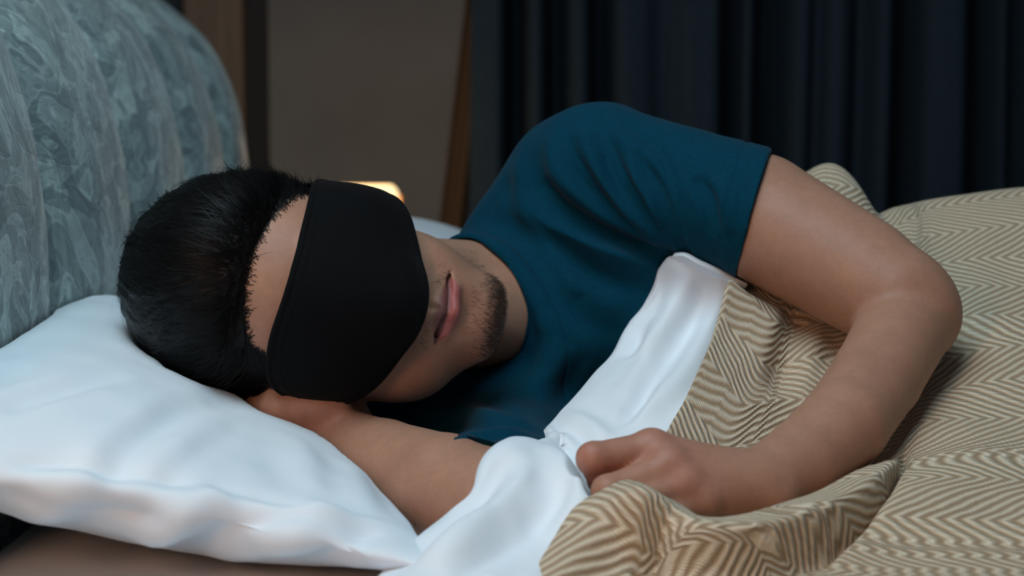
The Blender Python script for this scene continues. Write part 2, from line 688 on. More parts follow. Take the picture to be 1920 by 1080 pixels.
m_cotton = white_cotton('white_cotton')
m_sheet = white_cotton('white_sheet', srgb(200, 200, 202), srgb(208, 208, 210))
o = mesh('mattress', *box((-0.345, -0.60, -0.268), (1.64, 1.07, -0.002)), m_sheet, smooth=False)
bevel(o, 0.03, 4)
tag(o, 'white sheeted mattress under the pillows and blanket', 'mattress')


# ------------------------------------------------------------------ pillows
def pillow_surface(corners, zc, top, bot, n=150, pin=0.02, pw=2.4, seed=0):
    """closed pillow: corners (near-left, near-right, far-right, far-left), seam heights zc per corner"""
    u = np.sin(np.linspace(-np.pi / 2, np.pi / 2, n))
    U, Vv = np.meshgrid(u, u)
    C = np.array(corners, float)
    w = [(1 - U) * (1 - Vv) / 4, (1 + U) * (1 - Vv) / 4, (1 + U) * (1 + Vv) / 4, (1 - U) * (1 + Vv) / 4]
    XY = sum(w[k][..., None] * C[k] for k in range(4))
    Z = sum(w[k] * zc[k] for k in range(4))
    cen = C.mean(0)
    d = XY - cen
    XY = XY - d * (pin * (U ** 2 * (1 - Vv ** 2) + Vv ** 2 * (1 - U ** 2)) / 0.2)[..., None]
    pr = ((1 - np.abs(U) ** pw) * (1 - np.abs(Vv) ** pw)) ** 0.55
    return U, Vv, XY, Z, pr


def build_pillow(U, Vv, XY, ztop, zbot):
    n = U.shape[0]
    T = np.concatenate([XY, ztop[..., None]], -1).reshape(-1, 3)
    B = np.concatenate([XY, zbot[..., None]], -1).reshape(-1, 3)
    F = grid_faces(n, n)
    ids = np.arange(n * n).reshape(n, n)
    edge = np.zeros((n, n), bool)
    edge[0] = edge[-1] = True
    edge[:, 0] = edge[:, -1] = True
    # weld the bottom sheet onto the seam of the top sheet
    mp = np.where(edge, ids, -1).ravel()
    inner = np.where(~edge.ravel())[0]
    mp[inner] = n * n + np.arange(len(inner))
    return np.concatenate([T, B[inner]]), np.concatenate([F, mp[F[:, ::-1]]])


def headboard_x(y, z):
    """x of the padded face of the headboard at height z"""
    b = np.interp(z, prof[:60, 1], prof[:60, 0])
    k = np.clip(np.searchsorted(yb, y) - 1, 0, 5)
    y0 = np.array(yb)[k]
    y1 = np.array(yb)[k + 1]
    t = np.clip((y - y0) / (y1 - y0), 0, 1)
    return b + 0.024 * (1 - np.abs(2 * t - 1) ** 3.0) - 0.003


# ------------------------------------------------------------------ the sleeper: head frame
def rx(a):
    c, s = math.cos(a), math.sin(a)
    return np.array([[1, 0, 0], [0, c, -s], [0, s, c]])


def ry(a):
    c, s = math.cos(a), math.sin(a)
    return np.array([[c, 0, s], [0, 1, 0], [-s, 0, c]])


def rz(a):
    c, s = math.cos(a), math.sin(a)
    return np.array([[c, -s, 0], [s, c, 0], [0, 0, 1]])


BASE = np.array([[0, 0, -1.0], [0, 1.0, 0], [1.0, 0, 0]])   # columns: his left, his back, his crown
HR = ry(math.radians(7.5)) @ BASE @ rz(math.radians(7)) @ rx(math.radians(27))
LT = math.radians(6.5)      # the mouth sits a little askew, cheek pressed up from below


def lipt(x, y, z):
    return (x * math.cos(LT), y, -0.062 + (z + 0.062) - x * math.sin(LT))

MOUTH = np.array([0, -0.098, -0.062])
HC = at(836, 581, 1.215) - HR @ MOUTH


HX = 0.95       # a narrow head


def H(x, y, z):
    return HC + HR @ np.array([x * HX, y, z], float)


def toH(P):
    return ((np.asarray(P) - HC) @ HR) / np.array([HX, 1.0, 1.0])


hv = 0.0016
body = Vol((-0.335, -0.345, -0.012), (0.40, 0.27, 0.31), hv)
V_ = body


def hell(c, r, k=0.012, op='add', R=None):
    body.ell(H(*c), (r[0] * HX, r[1], r[2]), HR if R is None else HR @ R, k, op)


def hcap(a, b, ra, rb, k=0.01, op='add'):
    body.cap(H(*a), H(*b), ra, rb, k, op)


# skull and face
hell((0, 0.014, 0.036), (0.076, 0.097, 0.079))
hell((0, -0.028, 0.036), (0.066, 0.064, 0.060), 0.03)
hell((-0.003, -0.032, -0.025), (0.062, 0.058, 0.062), 0.03)
hell((-0.006, -0.030, -0.066), (0.050, 0.055, 0.042), 0.03)
for s in (-1, 1):
    hcap((s * (0.060 if s < 0 else 0.047), 0.012, -0.055), (s * (0.022 if s < 0 else 0.017), -0.074, -0.100), 0.017, 0.014, 0.022)
    q = 1.0 if s < 0 else 0.82
    hell((s * 0.043 * q, -0.056, -0.016), (0.024, 0.024, 0.020), 0.02)
    hell((s * 0.042 * q, -0.058, -0.050), (0.022 * q, 0.024, 0.026), 0.02)
    # ears, flat to the head
    hell((s * 0.077, 0.012, -0.005), (0.007, 0.017, 0.031), 0.006, R=rx(0.2))
    hell((s * 0.083, 0.010, -0.002), (0.004, 0.009, 0.018), 0.004, 'sub', R=rx(0.2))
hell((-0.050, -0.036, -0.052), (0.022, 0.040, 0.036), 0.02)      # cheek pushed out against the hand
hell((0, -0.078, -0.099), (0.021, 0.018, 0.016), 0.018)
hell((0, -0.070, -0.062), (0.034, 0.026, 0.030), 0.02)
# brow, eyes shut under the mask, nose
hcap((-0.03, -0.083, 0.034), (0.03, -0.083, 0.034), 0.008, 0.008, 0.014)
for s in (-1, 1):
    hell((s * 0.032, -0.093, 0.016), (0.014, 0.010, 0.010), 0.012, 'sub')
    hell((s * 0.032, -0.078, 0.014), (0.013, 0.012, 0.011), 0.005)
hcap((0, -0.088, 0.026), (0, -0.108, -0.018), 0.008, 0.0115, 0.012)
for s in (-1, 1):
    hell((s * 0.0135, -0.098, -0.024), (0.0085, 0.011, 0.009), 0.008)
# lips: upper with a cupid's bow, lower fuller, a slit between
zl = -0.062
def lcap(a, b, ra, rb, k, op='add'):
    hcap(lipt(*a), lipt(*b), ra, rb, k, op)


for s in (-1, 1):
    lcap((s * 0.002, -0.0975, zl + 0.0058), (s * 0.024, -0.0865, zl + 0.0006), 0.0046, 0.0022, 0.004)
    lcap((0, -0.0975, zl - 0.0062), (s * 0.016, -0.0925, zl - 0.0048), 0.0064, 0.0042, 0.005)
    lcap((s * 0.016, -0.0925, zl - 0.0048), (s * 0.025, -0.086, zl - 0.0008), 0.0042, 0.0018, 0.005)
    lcap((0, -0.1025, zl + 0.0002), (s * 0.013, -0.0976, zl + 0.0008), 0.0025, 0.0024, 0.0012, 'sub')
    lcap((s * 0.013, -0.0982, zl + 0.0006), (s * 0.0265, -0.088, zl - 0.0002), 0.0024, 0.0024, 0.0012, 'sub')
hell((0, -0.101, zl + 0.017), (0.0035, 0.005, 0.010), 0.004, 'sub')      # philtrum
hell((0, -0.103, zl - 0.0185), (0.018, 0.009, 0.006), 0.010, 'sub')      # hollow under the lower lip

# neck and trunk
nb = at(1030, 575, 1.40)
body.cap(H(0, 0.02, -0.06), nb, 0.052, 0.050, 0.02)
body.cap(H(0.0, -0.005, -0.085), at(1020, 590, 1.36), 0.030, 0.035, 0.02)
body.cap(H(0.045, 0.03, -0.03), at(990, 610, 1.34), 0.013, 0.012, 0.02)
body.cap(at(1160, 560, 1.47), at(1560, 640, 1.50), 0.10, 0.082, 0.03)
body.cap(nb, at(1125, 390, 1.41), 0.040, 0.042, 0.04)

# left arm, lying over the blanket
armv = Vol((-0.02, -0.36, -0.03), (0.40, 0.14, 0.31), 0.003)
SH = at(1135, 318, 1.375)
MID = at(1412, 404, 1.300)
EL = at(1690, 566, 1.235)
WR = at(1421, 908, 1.060)
fa = WR - EL
F1, F2, F3, F4 = at(1706, 596, 1.232), at(1645, 706, 1.170), at(1584, 794, 1.120), at(1502, 864, 1.085)
for vv in (body, armv):
    vv.ell(SH, (0.050, 0.050, 0.046), None, 0.02)
    vv.cap(SH, MID, 0.047, 0.0460, 0.01)
    vv.cap(MID, MID + (EL - MID) * 0.95, 0.0460, 0.0390, 0.003)
    vv.cap(MID + np.array([0.01, 0, 0.003]), MID + (EL - MID) * 0.7 + np.array([0.006, 0, 0.006]), 0.038, 0.034, 0.01)
    vv.ell(at(1728, 590, 1.234), (0.028, 0.031, 0.031), None, 0.014)
    vv.cap(F1, F2, 0.0335, 0.0305, 0.005)
    vv.cap(F2, F3, 0.0305, 0.0290, 0.003)
    vv.cap(F3, F4, 0.0290, 0.0255, 0.003)
    vv.cap(F4, WR, 0.0255, 0.0215, 0.003)
    vv.ell(WR + np.array([0.008, -0.008, -0.006]), (0.013, 0.013, 0.012), None, 0.010)


def finger(chain, radii, k=0.006):
    P = [at(*c) for c in chain]
    for i in range(len(P) - 1):
        for vv in (body, armv):
            vv.cap(P[i], P[i + 1], radii[i], radii[i + 1], 0.0032)
    for i in range(1, len(P) - 1):
        body.ell(P[i], (radii[i] * 0.99,) * 3, None, 0.003)


mcp = [at(1222, 842, 1.052), at(1252, 874, 1.040), at(1284, 908, 1.034), at(1318, 936, 1.034)]
# back of the hand as four metacarpals on a palm
for i, p in enumerate(mcp):
    w0 = WR + (p - WR) * 0.05
    armv.cap(w0, p, 0.0170, 0.0130, 0.010)
    body.cap(w0, p, 0.0165, (0.0118, 0.0128, 0.0120, 0.0110)[i], 0.008)
body.ell((mcp[1] + WR) / 2 + np.array([0, 0.006, -0.008]), (0.038, 0.022, 0.018), None, 0.012)
finger([(1222, 842, 1.052), (1112, 860, 1.036), (1128, 900, 1.058), (1160, 905, 1.075)], (0.0112, 0.0098, 0.0084, 0.0072))
finger([(1256, 882, 1.038), (1140, 921, 1.018), (1152, 944, 1.045), (1190, 942, 1.065)], (0.0120, 0.0095, 0.0085, 0.0074))
finger([(1284, 908, 1.034), (1170, 946, 1.015), (1194, 980, 1.038), (1228, 972, 1.06)], (0.0112, 0.0090, 0.0080, 0.0070))
finger([(1318, 936, 1.034), (1222, 975, 1.016), (1242, 1000, 1.036), (1266, 990, 1.055)], (0.0100, 0.0080, 0.0072, 0.0064))
# thumb folded below the index
finger([(1350, 890, 1.085), (1262, 886, 1.105), (1200, 895, 1.105), (1160, 900, 1.100)], (0.0150, 0.0112, 0.0096, 0.0078))
body.cap(at(1205, 866, 1.050), at(1124, 892, 1.041), 0.0080, 0.0075, 0.004)
body.cap(at(1230, 897, 1.042), at(1150, 935, 1.030), 0.0078, 0.0075, 0.004)
# knuckles
for p, r in zip(mcp, (0.0112, 0.0122, 0.0114, 0.0102)):
    body.ell(p + np.array([0.0, -0.003, 0.001]), (r, r, r), None, 0.006)

# right arm: hand under the cheek, forearm along the pillow edge
WR2 = at(622, 828, 1.225)
EL2 = at(938, 968, 1.095)
SH2 = at(985, 815, 1.385)
fa2 = EL2 - WR2
arm2v = Vol((-0.16, -0.32, -0.03), (0.08, 0.12, 0.15), 0.003)
arm2v.cap(WR2 + fa2 * 0.65, EL2, 0.0365, 0.036, 0.02)
arm2v.cap(EL2, SH2, 0.036, 0.040, 0.012)
body.cap(WR2, WR2 + fa2 * 0.33, 0.0255, 0.031, 0.006)
body.cap(WR2 + fa2 * 0.33, WR2 + fa2 * 0.7, 0.031, 0.0385, 0.004)
body.cap(WR2 + fa2 * 0.7, EL2, 0.0385, 0.037, 0.004)
body.cap(EL2, SH2, 0.037, 0.040, 0.008)
mcp2 = [at(520, 764, 1.205), at(505, 757, 1.228), at(495, 751, 1.250), at(492, 748, 1.272)]
for i, p in enumerate(mcp2):
    body.cap(WR2 + (p - WR2) * 0.06, p, 0.0205, (0.0125, 0.0130, 0.0125, 0.0115)[i], 0.014)
body.ell(at(592, 758, 1.205), (0.022, 0.013, 0.011), None, 0.014)
for i, p in enumerate(mcp2):
    q1 = p + np.array([-0.026, 0.028 + 0.002 * i, -0.010])
    q2 = q1 + np.array([-0.012, 0.020, -0.006])
    q3 = q2 + np.array([-0.008, 0.016, -0.004])
    r = (0.0095, 0.0098, 0.0092, 0.0082)[i]
    body.cap(p, q1, r * 1.15, r, 0.006)
    body.cap(q1, q2, r, r * 0.9, 0.004)
    body.cap(q2, q3, r * 0.9, r * 0.75, 0.004)
t0, t1, t2 = at(655, 800, 1.24), at(650, 778, 1.275), at(610, 768, 1.305)
body.cap(WR2, t0, 0.019, 0.016, 0.014)
body.cap(t0, t1, 0.015, 0.011, 0.008)
body.cap(t1, t2, 0.011, 0.0085, 0.006)
print('body volume', body.n)

Vb, Fb = body.mesh()
Vb = laplace(Vb, Fb, 3, 0.5)
print('body mesh', len(Vb), len(Fb))
hc = toH(Vb)
Nb = vnormals(Vb, Fb)

# colour of the skin: lips with the slit's shade painted in, shaved beard, knuckles and elbow a little redder
SK = np.array(srgb(176, 130, 107)[:3])
colr = np.tile(SK, (len(Vb), 1))
nz = vnoise(Vb, 38)[:, None]
colr = colr * (1 + 0.05 * nz + 0.05 * vnoise(Vb + 3, 110)[:, None]) * np.array([1, 1 + 0, 1])
red = np.array(srgb(180, 116, 102)[:3])


def blend(c, w):
    global colr
    colr = colr * (1 - w[:, None]) + np.asarray(c)[None, :] * w[:, None]


for p in mcp[:3]:
    blend(red, 0.45 * np.exp(-(np.linalg.norm(Vb - p, axis=1) / 0.018) ** 2))
for p in (at(1095, 855, 1.03), at(600, 748, 1.21), at(1790, 600, 1.24)):
    blend(red, 0.5 * np.exp(-(np.linalg.norm(Vb - p, axis=1) / 0.022) ** 2))
inh = sstep(-0.135, -0.115, hc[:, 2]) * sstep(0.01, -0.02, hc[:, 1]) * (hc[:, 1] > -0.125) * sstep(0.085, 0.07, np.abs(hc[:, 0]))
# lips
lx, ly, lz = hc[:, 0], hc[:, 1], hc[:, 2]
ax = np.abs(lx)
uptop = np.interp(ax, [0, 0.004, 0.010, 0.0265], [0.0074, 0.0090, 0.0080, 0.0])
lobot = np.interp(ax, [0, 0.008, 0.016, 0.0265], [-0.0132, -0.0126, -0.0092, 0.0])
rel = lz - zl + lx * math.tan(LT)
wl = np.where((rel < uptop + 0.0006) & (rel > lobot - 0.0006) & (ax < 0.027) & (inh > 0.5) & (ly < -0.075), 1.0, 0.0)
soft = np.minimum(sstep(-0.0012, 0.0012, uptop - rel), sstep(-0.0016, 0.0016, rel - lobot)) * (ax < 0.0275) * inh * (ly < -0.07)
blend(srgb(146, 92, 86)[:3], 0.90 * soft * (rel > 0))
blend(srgb(168, 90, 92)[:3], 0.82 * soft * (rel <= 0))
blend(srgb(60, 28, 28)[:3], 0.85 * soft * np.exp(-((rel - 0.0003) / 0.0013) ** 2))  # dark line paints the shade in the slit between the lips
# shaved beard shadow along the jaw, chin and upper lip
st = inh * sstep(-0.066, -0.09, lz + 0.25 * (ax - 0.02).clip(0)) * (1 - soft)
mo = inh * np.exp(-((rel - 0.016) / 0.006) ** 2) * sstep(0.045, 0.03, ax) * (1 - soft) * (ly < -0.06)
blend(srgb(104, 80, 68)[:3], np.clip(0.40 * st + 0.40 * mo * sstep(0.002, 0.012, ax), 0, 0.6))

sbz = np.interp(lx, [-0.075, -0.066, -0.0634, -0.0575, -0.0476, -0.0416, -0.036], [0.004, 0.018, 0.028, 0.042, 0.057, 0.070, 0.085])
sbw = sstep(-0.004, 0.006, lz - sbz) * (lx < -0.036) * (ly < 0.02) * (ly > -0.09) * (lz < 0.12)
sbw = sbw * ((lx / 0.076) ** 2 + ((ly - 0.014) / 0.097) ** 2 + ((lz - 0.036) / 0.079) ** 2 < 1.42) * (lx > -0.082)
blend(srgb(34, 28, 26)[:3], 0.80 * sbw)

m_skin = Mat('skin', 0.5, (0.5, 0.35, 0.28, 1), spec=0.35)
_at = m_skin.n('ShaderNodeAttribute', attribute_name='col')
_hs = m_skin.n('ShaderNodeMixRGB', blend_type='MULTIPLY')
_hs.inputs[0].default_value = 1.0
m_skin.l(_at.outputs[0], _hs.inputs[1])
m_skin.l(m_skin.ramp(m_skin.noise(240.0, 4, m_skin.obj(), 0.6), [(0.3, (0.90, 0.88, 0.87, 1)), (0.7, (1.0, 1.0, 1.0, 1))]), _hs.inputs[2])
m_skin.l(_hs.outputs[0], m_skin.b.inputs['Base Color'])
m_skin.b.inputs['Subsurface Weight'].default_value = 0.22
m_skin.b.inputs['Subsurface Radius'].default_value = (1.0, 0.40, 0.22)
m_skin.b.inputs['Subsurface Scale'].default_value = 0.006
m_skin.bump(m_skin.noise(900.0, 3, m_skin.obj(), 0.6), 0.12, 0.0006)

person = empty('person', (0.1, 0.0, 0.0), 'sleeper on one side in a teal tee and black eye mask, hand under cheek', 'person')
body_o = mesh('body', Vb, Fb, m_skin, person, col=np.column_stack([colr, np.ones(len(colr))]))

# ------------------------------------------------------------------ t-shirt
sv = 0.002
sh = Vol((-0.13, -0.20, -0.008), (0.36, 0.30, 0.32), sv)
sh.cap(at(1160, 560, 1.47), at(1560, 640, 1.50), 0.112, 0.092, 0.03)
sh.cap(at(938, 560, 1.44), at(1072, 348, 1.41), 0.058, 0.055, 0.03)
sh.cap(at(985, 640, 1.42), at(1150, 500, 1.40), 0.066, 0.075, 0.05)
sh.cap(at(1000, 640, 1.36), at(1120, 600, 1.38), 0.045, 0.06, 0.05)
sh.ell(at(1120, 335, 1.38), (0.050, 0.052, 0.052), None, 0.03)
axd = (MID - SH) / np.linalg.norm(MID - SH)
HEM = at(1416, 399, 1.300)
sh.cap(SH + np.array([0.000, 0, 0.000]), HEM + axd * 0.03, 0.0500, 0.0505, 0.02)
# hem of the sleeve
hn = np.array([0.87, -0.16, -0.22])
sh.plane_cut(HEM, hn, HEM - np.array([0.03, 0.09, 0.09]), HEM + np.array([0.12, 0.09, 0.09]))
sh.cap(HEM + axd * 0.030, HEM + axd * 0.06, 0.0440, 0.0425, 0.003, 'sub')
# neckline: the shirt follows the neck and ends at a tilted ring
na = H(0, 0.02, -0.06)
sh.cap(na + (nb - na) * 0.35, nb, 0.0565, 0.058, 0.02)
sh.cap(na + (nb - na) * 0.55 + np.array([0, -0.012, -0.010]), at(1030, 640, 1.36), 0.050, 0.058, 0.02)
C1, C2, C3 = at(850, 463, 1.372), at(1032, 640, 1.295), at(958, 760, 1.33)
cn = np.cross(C2 - C1, C3 - C1)
cn = cn / np.linalg.norm(cn)
if cn[0] > 0:
    cn = -cn
sh.plane_cut(C2, cn, np.array([-0.2, -0.25, -0.1]), np.array([0.2, 0.35, 0.35]), 0.003)
sh.cap(na + np.array([0, -0.008, -0.004]), nb + np.array([-0.012, -0.010, -0.006]), 0.0525, 0.0525, 0.003, 'sub')
sh.cap(at(1060, 760, 1.40), at(960, 805, 1.37), 0.060, 0.052, 0.03)
sh.cap(SH2, at(948, 925, 1.175), 0.052, 0.0455, 0.03)
sh.cap(at(700, 812, 1.37), at(960, 815, 1.32), 0.034, 0.036, 0.03)
Vs, Fs = sh.mesh()
Vs = laplace(Vs, Fs, 4, 0.5)
SHIRT_FOLDS = [
    ([(1027, 251), (1051, 327), (1127, 391), (1208, 443), (1245, 466)], 0.0050, 0.0085),
    ([(1092, 239), (1109, 292), (1150, 362), (1208, 420), (1245, 455)], 0.0058, 0.0080),
    ([(1150, 239), (1179, 286), (1203, 350), (1232, 408), (1250, 449)], 0.0052, 0.0070),
    ([(1185, 251), (1220, 309), (1243, 379), (1256, 443)], 0.0045, 0.0055),
    ([(1075, 300), (1110, 350), (1170, 405), (1235, 452)], -0.0040, 0.0055),
    ([(1130, 290), (1165, 340), (1215, 400), (1248, 448)], -0.0040, 0.0050),
    ([(1195, 285), (1232, 345), (1249, 400), (1256, 445)], -0.0055, 0.0045),
    ([(963, 303), (992, 379), (1080, 443), (1173, 484), (1243, 486)], 0.0055, 0.0095),
    ([(1010, 340), (1060, 400), (1140, 450), (1235, 474)], -0.0045, 0.0070),
    ([(934, 373), (992, 420), (1045, 496), (1085, 560)], 0.0050, 0.0100),
    ([(1045, 408), (1127, 467), (1208, 504), (1235, 510)], 0.0045, 0.0095),
    ([(905, 450), (965, 480), (1015, 560), (1055, 650)], 0.0030, 0.0100),
    ([(1050, 520), (1120, 560), (1180, 580)], 0.0040, 0.0110),
    ([(1302, 332), (1331, 379), (1338, 443)], -0.0036, 0.0050),
    ([(1267, 443), (1296, 490)], -0.0030, 0.0045),
    ([(1350, 330), (1365, 380), (1368, 440)], 0.0026, 0.0080),
    ([(1060, 640), (1030, 700), (990, 740)], 0.0045, 0.0100),
    ([(780, 775), (860, 772), (940, 785), (1010, 800)], 0.0032, 0.0080),
    ([(840, 830), (900, 818), (980, 806)], 0.0030, 0.0080),
]
Vs = strokes(Vs, Fs, [(a, b * 1.45, c) for a, b, c in SHIRT_FOLDS])
Vs = pushout(Vs, body, 0.0018, 2)
Vs = Vs + vnormals(Vs, Fs) * (0.0008 * vnoise(Vs, 45))[:, None]
# stitched line a rib's width from the neckline, and one above the hem
HEM2 = HEM - axd * 0.020
hn = hn / np.linalg.norm(hn)
rel_h = (Vs - HEM) @ hn
hem_g = np.exp(-((rel_h + 0.020) / 0.0016) ** 2) * (np.linalg.norm(Vs - HEM, axis=1) < 0.075)
rel_c = -((Vs - C2) @ cn)
rib = np.exp(-((rel_c - 0.014) / 0.0016) ** 2) * (np.linalg.norm(Vs - (na + nb) / 2, axis=1) < 0.12)
Vs = Vs - vnormals(Vs, Fs) * (0.0010 * hem_g + 0.0013 * rib)[:, None]
m_shirt = Mat('teal_jersey', 0.9, srgb(1, 56, 74), sheen=0.04, spec=0.10)
m_shirt.l(m_shirt.ramp(m_shirt.noise(500.0, 3, m_shirt.obj(), 0.6), [(0.3, srgb(0, 50, 68)), (0.7, srgb(1, 60, 80))]), m_shirt.b.inputs['Base Color'])
m_shirt.bump(m_shirt.noise(1400.0, 2, m_shirt.obj()), 0.3, 0.0004)
shirt = mesh('t_shirt', Vs, Fs, m_shirt, person)
shirt['label'] = 'teal crew neck cotton tee'

# ------------------------------------------------------------------ hair
hv2 = Vol((-0.345, -0.22, 0.0), (0.02, 0.20, 0.31), 0.002)


def rH(v, c, r, k=0.02, op='add', R=None):
    v.ell(H(*c), (r[0] * HX, r[1], r[2]), HR if R is None else HR @ R, k, op)


rH(hv2, (0, 0.024, 0.046), (0.0865, 0.106, 0.089), 0.02)
rH(hv2, (0.004, -0.012, 0.066), (0.074, 0.076, 0.064), 0.02)
rH(hv2, (0, 0.058, 0.000), (0.074, 0.062, 0.072), 0.02)
big_lo, big_hi = np.array([-1, -1, -1.0]), np.array([1, 1, 1.0])
# hairline: forehead/temples, then sideburn, then nape
hv2.plane_cut(H(0, -0.080, 0.080), HR @ np.array([0, -0.80, -0.60]), big_lo, big_hi, 0.010)
hv2.plane_cut(H(0, 0.0, -0.040), HR @ np.array([0, -0.30, -0.95]), big_lo, big_hi, 0.010)
Vh, Fh = hv2.mesh()
Vh = laplace(Vh, Fh, 3, 0.5)
Nh = vnormals(Vh, Fh)


def hair_dir(P):
    """direction the hair lies in, in head coordinates: swept back from the forehead, down at the sides and back"""
    h = toH(P)
    x, y, z = h.T
    d = np.stack([0.12 * np.sign(x) + 0.25 * vnoise(P, 30), np.full(len(P), 0.8) - 6 * (y.clip(0.02) - 0.02), 0.35 - 6.0 * (y + 0.02).clip(0) - 7.0 * (np.abs(x) - 0.045).clip(0)], -1)
    d[:, 2] += 0.25 * vnoise(P + 5, 34)
    return d @ HR.T


_dh = hair_dir(Vh)
_cr = np.cross(Nh, _dh)
_cr /= np.linalg.norm(_cr, axis=1)[:, None] + 1e-9
# locks: ridges that run along the lie of the hair
ridge = vnoise(np.stack([(Vh * _cr).sum(1) * 1.0, Vh[:, 0] * 0.25, Vh[:, 2] * 0.25], -1), 150) + 0.6 * vnoise(Vh, 70)
Vh = Vh + Nh * (0.0016 * ridge)[:, None]
m_hair = Mat('black_hair', 0.45, srgb(12, 12, 13), spec=0.16)
m_hair.l(m_hair.ramp(m_hair.noise(60.0, 3, m_hair.obj()), [(0.3, srgb(9, 9, 9)), (0.7, srgb(18, 16, 16))]), m_hair.b.inputs['Base Color'])
hair = mesh('hair', Vh, Fh, m_hair, person)
hair['label'] = 'short black hair swept back'


def strands(name, P, D, N, length, width, lift, mat, parent, seg=4, curl=0.0, bend=0.0):
    n = len(P)
    L = np.asarray(length)
    side = np.cross(D, N)
    side /= np.linalg.norm(side, axis=1)[:, None] + 1e-9
    cu = (rng.random(n) - 0.5) * 2 * curl
    rows = []
    for k in range(seg + 1):
        t = k / seg
        c = P + D * (L * t)[:, None] + N * (lift * L * (t - 0.55 * t * t) - bend * (L * t) ** 2 / 0.17)[:, None] + side * (cu * L * t * t)[:, None]
        w = width * (1 - t) ** 0.7
        rows.append(np.stack([c - side * w[:, None], c + side * w[:, None]], 1))
    V = np.stack(rows, 1)          # n, seg+1, 2, 3
    V = V.reshape(-1, 3)
    base = (np.arange(n) * (seg + 1) * 2)[:, None]
    F = []
    for k in range(seg):
        F.append(np.stack([base[:, 0] + 2 * k, base[:, 0] + 2 * k + 1, base[:, 0] + 2 * k + 3, base[:, 0] + 2 * k + 2], -1))
    return mesh(name, V, np.concatenate(F), mat, parent)


def pick(V, F, N, n, w=None):
    a = np.linalg.norm(np.cross(V[F[:, 2]] - V[F[:, 0]], V[F[:, 3]] - V[F[:, 1]]), axis=1)
    if w is not None:
        a = a * w[F[:, 0]]
    f = rng.choice(len(F), n, p=a / a.sum())
    r = rng.random((n, 2))
    A, B, C, D = (V[F[f, k]] for k in range(4))
    P = (A * (1 - r[:, :1]) + B * r[:, :1]) * (1 - r[:, 1:]) + (D * (1 - r[:, :1]) + C * r[:, :1]) * r[:, 1:]
    return P, N[F[f, 0]]


Nh = vnormals(Vh, Fh)
outer = (body.sample(Vh) > 0.0015).astype(float)
P, N = pick(Vh, Fh, Nh, 15000, outer)
D = hair_dir(P) + 0.18 * rng.normal(size=P.shape)
D -= N * (D * N).sum(1)[:, None]
D /= np.linalg.norm(D, axis=1)[:, None] + 1e-9
hs = strands('hair_strand', P - N * 0.001, D, N, 0.020 + 0.020 * rng.random(len(P)), 0.00028 + 0.0002 * rng.random(len(P)), 0.04 + 0.16 * rng.random(len(P)) ** 2, m_hair, person, curl=0.25, bend=0.9)
hs['kind'] = 'stuff'
hs.parent = hair
hs.matrix_parent_inverse = Matrix.Identity(4)
# fine hairs that soften the hairline on the skin
edge = np.exp(-((hv2.sample(Vb) - 0.001) / 0.0028) ** 2) * (np.linalg.norm(hc - np.array([0, 0, 0.03]), axis=1) < 0.14)
P, N = pick(Vb, Fb, Nb, 5200, edge)
D = hair_dir(P) + 0.25 * rng.normal(size=P.shape)
D -= N * (D * N).sum(1)[:, None]
D /= np.linalg.norm(D, axis=1)[:, None] + 1e-9
h2 = strands('hairline', P, D, N, 0.006 + 0.012 * rng.random(len(P)), 0.00022 + 0 * P[:, 0], 0.25 + 0.2 * rng.random(len(P)), m_hair, person, curl=0.3)
h2['kind'] = 'stuff'
h2.parent = hair
h2.matrix_parent_inverse = Matrix.Identity(4)

# longer locks from the front edge, combed back over the cap
rim = np.exp(-((body.sample(Vh) - 0.004) / 0.004) ** 2) * (toH(Vh)[:, 1] < 0.02) * (body.sample(Vh) > 0.0005)
P, N = pick(Vh, Fh, Nh, 3600, rim)
D = hair_dir(P) + 0.15 * rng.normal(size=P.shape)
D -= N * (D * N).sum(1)[:, None]
D /= np.linalg.norm(D, axis=1)[:, None] + 1e-9
h4 = strands('front_lock', P - N * 0.001, D, N, 0.022 + 0.022 * rng.random(len(P)), 0.00030 + 0 * P[:, 0], 0.10 + 0.16 * rng.random(len(P)), m_hair, person, curl=0.2, bend=0.9)
h4['kind'] = 'stuff'
h4.parent = hair
h4.matrix_parent_inverse = Matrix.Identity(4)
# clipped sideburn on the cheek side
P, N = pick(Vb, Fb, Nb, 2600, sbw * (hv2.sample(Vb) > -0.002))
D = hair_dir(P) * 0.4 + (np.array([0, 0.5, -0.9]) @ HR.T)[None, :] * 0.6 + 0.25 * rng.normal(size=P.shape)
D -= N * (D * N).sum(1)[:, None]
D /= np.linalg.norm(D, axis=1)[:, None] + 1e-9
h3 = strands('sideburn', P, D, N, 0.004 + 0.008 * rng.random(len(P)), 0.0002 + 0 * P[:, 0], 0.35 + 0.2 * rng.random(len(P)), m_hair, person, curl=0.3)
h3['kind'] = 'stuff'
h3.parent = hair
h3.matrix_parent_inverse = Matrix.Identity(4)

